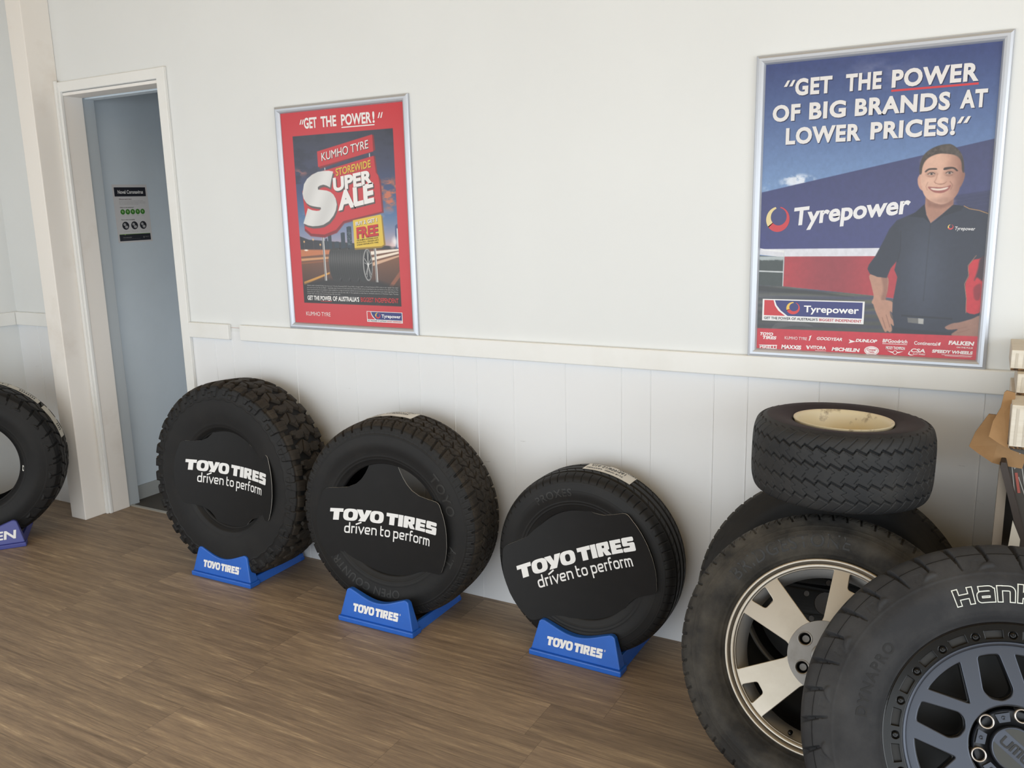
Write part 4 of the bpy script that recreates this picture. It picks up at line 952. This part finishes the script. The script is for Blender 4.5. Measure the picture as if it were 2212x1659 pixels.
R_.poly([(471, 415), (540, 410), (540, 436), (514, 462), (488, 485), (476, 462), (471, 437)], (166, 122, 104), 2); R_.poly([(471, 415), (540, 408), (540, 436), (510, 446), (480, 440)], skd, 8, alpha=.8)
R_.poly([(451, 356), (455, 352), (460, 372), (464, 396), (456, 392), (450, 380), (448, 365)], (196, 150, 132), 2, True); R_.poly([(556, 352), (563, 356), (560, 376), (553, 390)], (140, 100, 86), 2, True)
R_.poly([(453, 352), (455, 322), (464, 300), (490, 286), (515, 283), (538, 290), (554, 312), (557, 350), (553, 392), (546, 412), (532, 427), (511, 435), (484, 425), (468, 410), (460, 388)], lambda X, Y: np.stack([208-62*np.clip((X-500)/55, 0, 1)**1.4, 166-62*np.clip((X-500)/55, 0, 1)**1.4, 146-56*np.clip((X-500)/55, 0, 1)**1.4], -1), 2, True)
for e in ((484, 318, 24, 14, skl, 1.2, .6), (474, 376, 12, 12, skl, 1.2, .6), (528, 378, 11, 12, (196, 150, 132), 1.2, .6), (500, 360, 5, 16, skl, 1.2, .7), (500, 424, 14, 7, (206, 166, 148), 1.1, .5), (513, 425, 26, 8, (146, 108, 94), 1.2, .45)): R_.ell(*e[:4], e[4], e[5], e[6])
for a, m_ in (((466, 345), 0), ((545, 346), 0)): pass
for cx, cy in ((481, 353), (525, 352)):
    R_.ell(cx, cy, 12, 6.5, (150, 110, 94), 1.1, .7); R_.ell(cx, cy+.4, 7.5, 2.1, (188, 174, 166), .7, .75); R_.ell(cx+.5, cy+.2, 2.8, 2.3, (46, 38, 36), .5); R_.line([(cx-9, cy+.5), (cx-4, cy-3.2), (cx+4, cy-3.4), (cx+9, cy-.5)], 1.8, (54, 40, 36), 1.4); R_.line([(cx-8, cy+6), (cx, cy+8), (cx+8, cy+6)], 1.6, (140, 100, 86), 2.5, .7)
R_.poly([(465, 345), (474, 338), (492, 338), (493, 342), (476, 342), (467, 348)], (62, 48, 42), 1.8, True); R_.poly([(510, 341), (514, 337), (534, 337), (545, 346), (542, 348), (532, 341), (513, 344)], (56, 42, 38), 1.8, True)
R_.line([(497, 352), (494, 366), (490, 374), (494, 379)], 1.8, (162, 116, 100), 2.5, .7); R_.poly([(489, 374), (497, 380), (506, 382), (515, 380), (520, 374), (512, 379), (498, 379)], (134, 90, 76), 2, True, .8); R_.ell(505, 373, 7, 5, (216, 172, 152), 1.2, .6)
R_.poly([(475, 387), (490, 388), (505, 389), (520, 388), (531, 384), (526, 396), (512, 404), (494, 403), (482, 396)], (150, 88, 82), 1.8, True); R_.poly([(482, 390.5), (505, 392.5), (525, 389), (519, 395), (505, 397.5), (489, 396)], (222, 206, 196), 1.8, True)
R_.line([(474, 374), (470, 386), (474, 396)], 2, (158, 114, 98), 2.5, .6); R_.line([(528, 374), (535, 384), (531, 396)], 2, (136, 96, 82), 2.5, .7)
R_.poly([(452, 352), (451, 330), (456, 308), (468, 292), (490, 280), (514, 276), (528, 279), (546, 296), (557, 322), (560, 352), (555, 346), (552, 326), (545, 312), (530, 304), (500, 300), (478, 306), (464, 318), (458, 334), (457, 350)], (66, 58, 54), 2.2, True); hn = R_.noise(5, 8, 12, 3); hm = np.clip(1.25-((R_.X-508)/52)**2-((R_.Y-300)/24)**2, 0, 1)*(R_.Y < 312)*np.clip((hn-.45)*4, 0, 1)*.45
R_.blend(hm*((R_.c[..., 0] < 120) & (R_.c[..., 2] < 90)), (124, 112, 104))
R_.poly([(500, 278), (526, 280), (546, 300), (552, 318), (530, 302), (505, 296)], (88, 80, 74), 5, True, .5)
R_.poly([(20, 797), (631, 793), (631, 870), (20, 870)], (196, 48, 64), 1.5)
sn = R_.noise(9, 11, 21, 4); R_.c *= (1+.10*(sn-.5))[..., None]
R_.build('print', BP, PRINT, -.0035)
S1 = Sheet(-.0040)
def head(t, x0, x1, yb, cap, off=.040):
    S1.text(t, x0+2.2, x1+2.2, yb+2.4, cap, (44, 50, 84), off, 0, 0, 0, 1.10); S1.text(t, x0, x1, yb, cap, (226, 224, 224), off, 0, .3, 0, 1.10)
for (t, x0, x1, yb) in (('GET', 111, 212, 116.5), ('THE', 248, 341, 116.5), ('POWER', 367, 577, 116.5), ('OF', 50, 128, 185.5), ('BIG', 153, 252, 185), ('BRANDS', 276, 514, 184.5), ('AT', 538, 601, 184), ('LOWER', 90, 295, 251.5), ('PRICES!', 320, 531, 250.5)): head(t, x0, x1, yb, 41.5)
def quotes(x, y, h, flip=1):
    for dx in (0, 15):
        for (o, c, l) in ((2, (44, 50, 84), 0), (0, (226, 224, 224), .3)): S1.poly([(x+dx+o, y+h+o), (x+dx+10+o, y+o), (x+dx+17+o, y+o), (x+dx+9+o, y+h+o)], c, l)
quotes(79, 75, 17); quotes(534, 207, 17)
S1.poly([(367, 124), (578, 123), (578, 128.5), (367, 129.5)], (206, 64, 72), .3)
# sign on the building, small emblem on the shirt
S1.ring_mark(76, 468, 37, (196, 56, 66), (222, 204, 150), .3, .25, .92)
v, f = fit('Tyrepower', 120, 433, 0, 48, .03, .06); S1.raw(np.stack([v[:, 0], 486-v[:, 1]-(v[:, 0]-120)*.098], 1), f, (226, 226, 230), .3)
S1.ring_mark(538, 496, 7, (206, 70, 76), (226, 196, 110), .3, .2); v, f = fit('Tyrepower', 548, 597, 0, 9, .01, .15); S1.raw(np.stack([v[:, 0], 504-v[:, 1]+(v[:, 0]-548)*.04], 1), f, (224, 224, 228), .3)
S1.build('lettering', BP)
S2 = Sheet(-.0040); tp_panel(S2, 40, 706, 331, 772, .1); S2.build('logo_panel', BP)
S3 = Sheet(-.0040); C_ = (240, 232, 234)
for (t, x0, x1, yb, cap, off, sh) in (('TOYO', 34, 74, 818, 8.5, .05, .25), ('TIRES', 42, 84, 829, 8.5, .05, .25), ('KUMHO TYRE', 110, 175, 827, 9, .0, 0), ('GOODYEAR', 202, 275, 824, 8.5, .03, .25), ('DUNLOP', 312, 369, 824, 8, .05, .3), ('BFGoodrich', 385, 450, 822, 9.5, .03, .1), ('Continental', 468, 527, 824, 9.5, .02, 0), ('FALKEN', 555, 617, 819, 10, .05, .15), ('ON THE PULSE', 576, 616, 828, 4, .02, 0),
                        ('PIRELLI', 36, 87, 858, 8, .03, 0), ('MAXXIS', 101, 159, 856, 11, .05, .1), ('VITORA', 184, 231, 852, 9, .04, 0), ('MICHELIN', 247, 323, 854, 9.5, .05, .2), ('MICKEY THOMPSON', 395, 445, 841, 8, .03, 0), ('CSA', 460, 498, 846, 10, .03, .2), ('ALLOY WHEELS', 466, 498, 853, 4, .02, .1), ('SPEEDY WHEELS', 515, 616, 844, 8, .05, .15)):
    S3.text(t, x0, x1, yb, cap, C_, off, sh, .3)
S3.poly([(180, 816), (188, 811), (183, 828), (180, 828), (183, 816)], C_, .3); S3.poly([(293, 818), (312, 824), (293, 830), (297, 824)], C_, .3); S3.rect(385, 825, 450, 826.5, C_, .3); S3.poly([(33, 848), (88, 846), (88, 849), (38, 851)], C_, .3)
S3.poly([(173, 843), (178, 843), (180, 849), (182, 843), (184, 843), (181, 854), (178, 854)], C_, .3); S3.rect(200, 856, 231, 857, C_, .3); S3.poly([(530, 816), (536, 814), (534, 824), (529, 823)], C_, .3)
S3.loops([superell(357, 848, 20, 13, 2)], C_, .3); S3.loops([superell(357, 848, 17.5, 10.8, 2)], (196, 48, 64), .4); S3.loops([superell(357, 848, 16.5, 10, 2)], C_, .5); S3.text('Cooper', 344, 370, 848, 6, (190, 44, 60), .03, 0, .6); S3.text('TIRES', 349, 365, 855, 4, (190, 44, 60), .03, 0, .6)
S3.poly([(398, 845), (412, 848), (420, 848), (428, 848), (442, 845), (430, 851), (420, 852), (410, 851)], C_, .3); S3.loops([superell(420, 850, 6, 6, 2)], C_, .35); S3.loops([superell(420, 850, 4.4, 4.4, 2)], (196, 48, 64), .45)
S3.poly([(454, 853), (456, 846), (464, 839), (458, 847), (458, 852), (470, 855), (460, 856)], C_, .3); S3.rect(540, 848, 616, 849.2, C_, .3); S3.rect(548, 851, 614, 852, C_, .3)
S3.build('brand_strip', BP)

# ---- small red sale poster
RP = empty('framed_poster', Vector((-.7041, -.0005, 1.9060)), 'red framed sale poster with big white sale lettering, hung nearest the doorway', 'poster', 'framed posters on the wall')
snap_frame(RP, .651, .884)
R_ = Raster(18, 632, 18, 866, 1.6); R_.c[:] = (200, 56, 64)
inpic = np.clip(.5-np.maximum(np.maximum(82-R_.X, R_.X-574), np.maximum(116-R_.Y, R_.Y-775))/1.2, 0, 1)
base = R_.c.copy(); yv = R_.Y
sky = np.stack([np.interp(yv, [116, 250, 330, 430, 520, 556], v) for v in ((60, 64, 66, 84, 150, 196), (62, 68, 80, 116, 150, 160), (76, 94, 120, 158, 176, 160))], -1); R_.c[:] = sky
cn = R_.noise(70, 34, 31, 5); R_.blend(np.clip((cn-.48)*5, 0, 1)*.55*(yv < 300), (48, 50, 62)); c2 = R_.noise(52, 22, 37, 5)
R_.blend(np.clip((c2-.42)*5, 0, 1)*np.clip(1.3-((R_.X-545)/58)**2-((yv-350)/62)**2, 0, 1), (196, 112, 84)); R_.blend(np.clip((c2-.55)*6, 0, 1)*np.exp(-((R_.X-110)/50)**2-((yv-255)/14)**2)*.8, (170, 110, 104)); R_.blend(np.clip((c2-.5)*5, 0, 1)*np.exp(-((yv-440)/30)**2)*.35, (196, 170, 180))
R_.blend(np.exp(-((R_.X-575)/60)**2-((yv-545)/40)**2)*.5, (226, 190, 176))
sk = R_.noise(60, 20, 41)
R_.poly([(82, 506), (130, 520), (200, 524), (260, 528), (574, 548), (574, 570), (82, 566)], (56, 56, 62), 3)
for (x0, x1, yt) in ((296, 317, 493), (327, 351, 470), (214, 226, 516), (230, 248, 502), (262, 284, 528)): R_.poly([(x0, yt+2), ((x0+x1)/2, yt-1), (x1, yt), (x1, 556), (x0, 556)], (50, 62, 74), 1.5)
for k in range(60): R_.ell(*(lambda x, y: (x, y, 1.1, 1.4))(330+rng.random()*18, 485+rng.random()*60), (150, 170, 170), .8, .5)
R_.poly([(562, 470), (574, 462), (574, 556), (560, 556)], (70, 90, 130), 1.5); R_.poly([(569, 480), (574, 480), (574, 552), (568, 552)], (212, 222, 232), 1.5); R_.ell(558, 530, 12, 16, (236, 232, 236), 1.2, .9); R_.ell(545, 545, 10, 10, (226, 200, 200), 1.2, .7)
road = np.stack([np.interp(yv, [556, 600, 680, 775], v) for v in ((112, 120, 84, 40), (80, 82, 60, 38), (66, 62, 50, 38))], -1); R_.c = np.where((yv > 558)[..., None], road, R_.c)
R_.poly([(82, 560), (300, 562), (300, 572), (82, 588)], (214, 130, 84), 4, alpha=.8); R_.poly([(82, 596), (250, 586), (250, 594), (82, 606)], (226, 170, 120), 3, alpha=.8); R_.poly([(82, 612), (230, 600), (230, 606), (82, 618)], (150, 92, 60), 3, alpha=.8)
R_.poly([(440, 566), (574, 556), (574, 563), (440, 580)], (240, 228, 216), 2); R_.poly([(440, 590), (574, 566), (574, 574), (440, 602)], (238, 222, 206), 2); R_.poly([(440, 610), (574, 580), (574, 586), (440, 624)], (230, 190, 160), 2, alpha=.8)
R_.poly([(89, 690), (228, 648), (228, 655), (89, 702)], (206, 150, 70), 2.5); R_.poly([(574, 640), (574, 662), (470, 775), (448, 775)], (150, 92, 70), 3, alpha=.9)
R_.poly([(82, 700), (200, 676), (470, 680), (574, 705), (574, 780), (82, 780)], (44, 43, 44), 16, alpha=.92)
for x, y in ((104, 528), (152, 520), (188, 540)): R_.ell(x, y, 4, 4, (240, 190, 130), 1., 1.); R_.line([(x, y), (x+2, y+45)], 1.2, (130, 110, 96), 1.5, .7)
R_.ell(112, 562, 10, 3, (246, 240, 230), .9)
for (x0, y0, x1, y1) in ((204, 500, 206, 683), (461, 548, 463.5, 684)):
    R_.line([(x0, y0), (x1, y1)], 10, (196, 196, 196), 1.5); R_.line([(x0-1, y0), (x1-1, y1)], 3, (60, 60, 64), 2); R_.line([(x0+3, y0), (x1+3, y1)], 1.6, (240, 240, 240), 1.5)
for k in range(4):
    cx = 252+k*45; R_.poly([(cx-26, 600), (cx-18, 566), (cx-4, 556), (cx+34, 553), (cx+46, 575), (cx+50, 615), (cx+44, 660), (cx+30, 684), (cx+2, 684), (cx-16, 664), (cx-24, 630)], lambda X, Y: np.stack([50+34*np.exp(-((Y-595)/30)**2)+0*X]*3, -1), 2, True)
    for j in range(4): R_.line([(cx-14+j*11, 566), (cx-17+j*11, 596), (cx-15+j*11, 640), (cx-6+j*10, 676)], 1.3, (30, 30, 32), 1.3, .8)
    R_.line([(cx+35, 553), (cx+48, 575), (cx+52, 615), (cx+46, 660), (cx+32, 684)], 5, (20, 20, 22), 3); R_.line([(cx+28, 556), (cx+40, 578), (cx+44, 615), (cx+38, 658), (cx+26, 680)], 1.5, (128, 128, 128), 1.5, .6)
R_.ell(422, 618, 24, 64, (44, 44, 46), .1); R_.ell(422, 618, 23, 62, (170, 170, 170), .08); R_.ell(423, 618, 19.5, 57, (40, 40, 42), .1)
for a in range(5):
    a_ = rad(90+72*a); R_.line([(424, 618), (424+18*math.cos(a_-.16), 618-54*math.sin(a_-.16))], 2.6, (190, 190, 190), 1.2); R_.line([(424, 618), (424+18*math.cos(a_+.16), 618-54*math.sin(a_+.16))], 2.6, (160, 160, 160), 1.2)
R_.ell(424, 618, 4, 8, (214, 214, 214), .4)
BR = (196, 52, 58); BD = (132, 40, 46)
# sign boards
for (pts, c, a) in (([(203, 182), (484, 134), (488, 190), (212, 246), (208, 240)], BD, 1), ([(203, 180), (477, 132), (478, 194), (203, 239)], BR, 1)): R_.poly(pts, c, 2)
for x, y in ((237, 243), (459, 200)): R_.line([(x, y), (x, y+14)], 3.5, (220, 220, 220), 1.3)
R_.poly([(225, 256), (485, 210), (492, 274), (506, 300), (512, 420), (318, 458), (278, 494), (214, 512), (142, 506), (112, 484), (112, 455)], BD, 5)
R_.poly([(225, 255), (478, 210), (485, 272), (495, 282), (500, 316), (504, 416), (314, 449), (274, 482), (214, 500), (145, 496), (113, 474), (120, 440), (113, 330), (170, 266)], BR, 2)
Sg = [(278, 259), (255, 255), (232, 254.5), (200, 257), (169, 267), (142, 282), (124, 302), (113, 338), (117, 358), (131, 376), (148, 385), (165, 389), (185, 392), (203, 394), (204, 400), (196, 406), (181, 407), (158, 404), (136, 396), (122, 425), (107, 455), (130, 463), (154, 467), (184, 466), (211, 462), (242, 448), (266, 427), (280, 406), (286, 384), (282, 362), (272, 346), (258, 336), (239, 330), (216, 327), (195, 325), (195, 316), (206, 310), (224, 307), (240, 311), (257, 319), (266, 290)]
R_.poly([(a+5, b+9) for a, b in Sg], (92, 88, 88), 4); R_.poly(Sg, lambda X, Y: np.stack([214+8*np.sin(X*.05+Y*.03)]*3, -1), 1.8)
R_.poly([(372, 452), (505, 432), (513, 541), (493, 553), (362, 560)], (150, 120, 40), 3); R_.poly([(361, 446.5), (499, 426.5), (505, 540), (494, 546), (362, 553)], (222, 190, 64), 1.8)
R_.c = R_.c*inpic[..., None]+base*(1-inpic[..., None])
R_.build('print', RP, PRINT, -.0035)
S1 = Sheet(-.0040); WH = (236, 234, 234)
for (t, x0, x1) in (('GET', 146, 212), ('THE', 232, 309), ('POWER', 333, 478)): S1.text(t, x0, x1, 89.5, 37, WH, .03, 0, .2)
S1.text('!', 483, 493, 89.5, 37, WH, .03, 0, .2)
for x in (123, 134, 507, 519):
    S1.poly([(x, 74 if x < 300 else 76), (x+8, 56), (x+13, 56), (x+6, 74 if x < 300 else 76)], WH, .2)
S1.rect(333, 96, 491, 100, WH, .2)
def slant(t, x0, x1, yb0, cap, slope, col, off=.03, sh=0., ps=None, lift=.2, space=1.):
    for (d, c, l) in ([(ps, (96, 84, 84), 0)] if ps else [])+[(0, col, lift)]:
        v, f = fit(t, x0, x1, 0, cap, off, sh, space); S1.raw(np.stack([v[:, 0]+d, yb0-v[:, 1]+d*1.3+slope*(v[:, 0]-x0)], 1), f, c, l)
slant('KUMHO TYRE', 224, 456, 217, 30, -.158, WH, .0, 0, 2); slant('STOREWIDE', 291, 463, 276, 26, -.150, (222, 182, 60), .02, 0, 1)
slant('UPER', 274, 468, 333, 46, -.128, WH, .045, 0, 4.5); slant('ALE', 292, 470, 405, 64, -.168, WH, .05, 0, 4.5)
slant('BUY 3, GET 1', 374, 479, 467, 13, -.142, WH, .02, 0, 1.2); slant('FREE', 376, 482, 515, 38, -.112, (196, 44, 48), .045, 0, 1.6)
for t, y in (('ON KUMHO ECOWING KH27,', 527), ('ECSTA PA51, CRUGEN HP71', 535.5), ('& ROAD VENTURE AT51 TYRES.', 544)): slant(t, 375, 481, y, 5.2, -.1, (74, 62, 30), .015)
for k, t in enumerate(('TERMS AND CONDITIONS: Purchase any 3 Kumho Ecowing KH27, Ecsta PA51, Crugen HP71 or Road Venture AT51 tyres at our regular low retail', 'price and receive the 4th one FREE! 1. Applicable when 4 tyres are of the same size, make & model and are to be fitted to the one vehicle at the same time. 2. The',
                       'above mentioned tyres are available in sizes suitable for a range of common vehicles but do not fit all vehicles. Seek advice from your store regarding fitment', 'options for your vehicle. 3. Not to be used in conjunction with any other offer. 4. Not applicable to trade, fleet or wholesale customers. 5. Promotion begins Thursday', '1st April 2021 and ends close of business Friday 30th April 2021.')):
    S1.text(t, 103, 563 if k < 4 else 278, 706+k*8.2, 4.6, (176, 176, 176), .004, 0, .2)
S1.text('GET THE', 102, 166, 762.5, 17, WH, .03, 0, .2); S1.text('POWER', 171, 230, 762.5, 17, WH, .03, 0, .2); S1.text('OF AUSTRALIA’S', 236, 370, 762.5, 17, WH, .03, 0, .2); S1.text('BIGGEST INDEPENDENT', 378, 562, 762.5, 17, (204, 58, 62), .015, 0, .2); S1.rect(171, 765, 230, 767, (204, 58, 62), .2)
S1.text('KUMHO TYRE', 89, 218, 827, 16, (238, 228, 228), .0, 0, .2)
S1.build('lettering', RP)
S2 = Sheet(-.0040); tp_panel(S2, 404, 798.5, 577, 840.5, .1); S2.build('logo_panel', RP)

# ---- notice on the corridor wall
NT = empty('notice', Matrix.Translation((-2.0993, .2525, 1.6600)) @ Matrix.Rotation(rad(90), 4, 'Z') @ Matrix.Rotation(rad(-.8), 4, 'Y'), 'white health notice with green and black round symbols, taped on the grey corridor wall', 'notice')
S1 = Sheet(0.); S1.rect(0, 0, 208, 294, (214, 214, 216)); S1.build('paper', NT)
S2 = Sheet(-.0003); DK = (44, 46, 54)
S2.rect(10, 14, 198, 60, DK, 0); S2.text('Novel Coronavirus', 30, 182, 46, 17, (226, 226, 226), .03, 0, .2)
S2.text('What you need to know', 32, 108, 76, 5, (96, 66, 66), .02)
for k in range(4): S2.text('the virus can spread from person to person in close contact', 32, (176, 188, 190, 146)[k], 84+k*6, 3, (150, 150, 152), 0)
S2.text('What are the symptoms?', 32, 114, 118, 5, (70, 70, 74), .02)
for k in range(5):
    cx = 46+k*30; S2.loops([superell(cx, 138, 13.5, 13.5, 2)], (66, 132, 52), 0); S2.poly([(cx-6, 132), (cx+2, 131), (cx+5, 138), (cx, 144), (cx-4, 140)], (150, 190, 130), .2); S2.text('symptom', cx-8, cx+8, 158, 2.4, (140, 140, 140), 0)
S2.text('How to slow it spreading', 32, 112, 180, 5, (70, 70, 74), .02)
for k in range(3):
    cx = 54+k*53; S2.loops([superell(cx, 208, 20.5, 20.5, 2)], DK, 0); S2.loops([superell(cx-5, 202, 8, 7, 2)], (170, 170, 172), .2); S2.loops([superell(cx+4, 215, 9, 7, 2.4)], (176, 176, 178), .2); S2.text('wash your hands', cx-18, cx+18, 240, 2.6, (140, 140, 140), 0)
S2.rect(10, 251, 198, 253, (112, 160, 70), 0); S2.rect(10, 253, 198, 286, DK, 0); S2.poly([(40, 252.5), (48, 252.5), (44, 257)], (150, 190, 90), .2)
S2.text('more information', 30, 82, 270, 4.4, (170, 170, 170), .01, 0, .2); S2.text('see your local health department web page', 30, 134, 277, 3, (120, 120, 122), 0, 0, .2); S2.loops([superell(156, 270, 4, 5, 2)], (120, 120, 122), .2); S2.text('HEALTH', 164, 188, 271, 5, (130, 130, 132), .01, 0, .2)
S2.build('printing', NT)
bpy.context.view_layer.update()
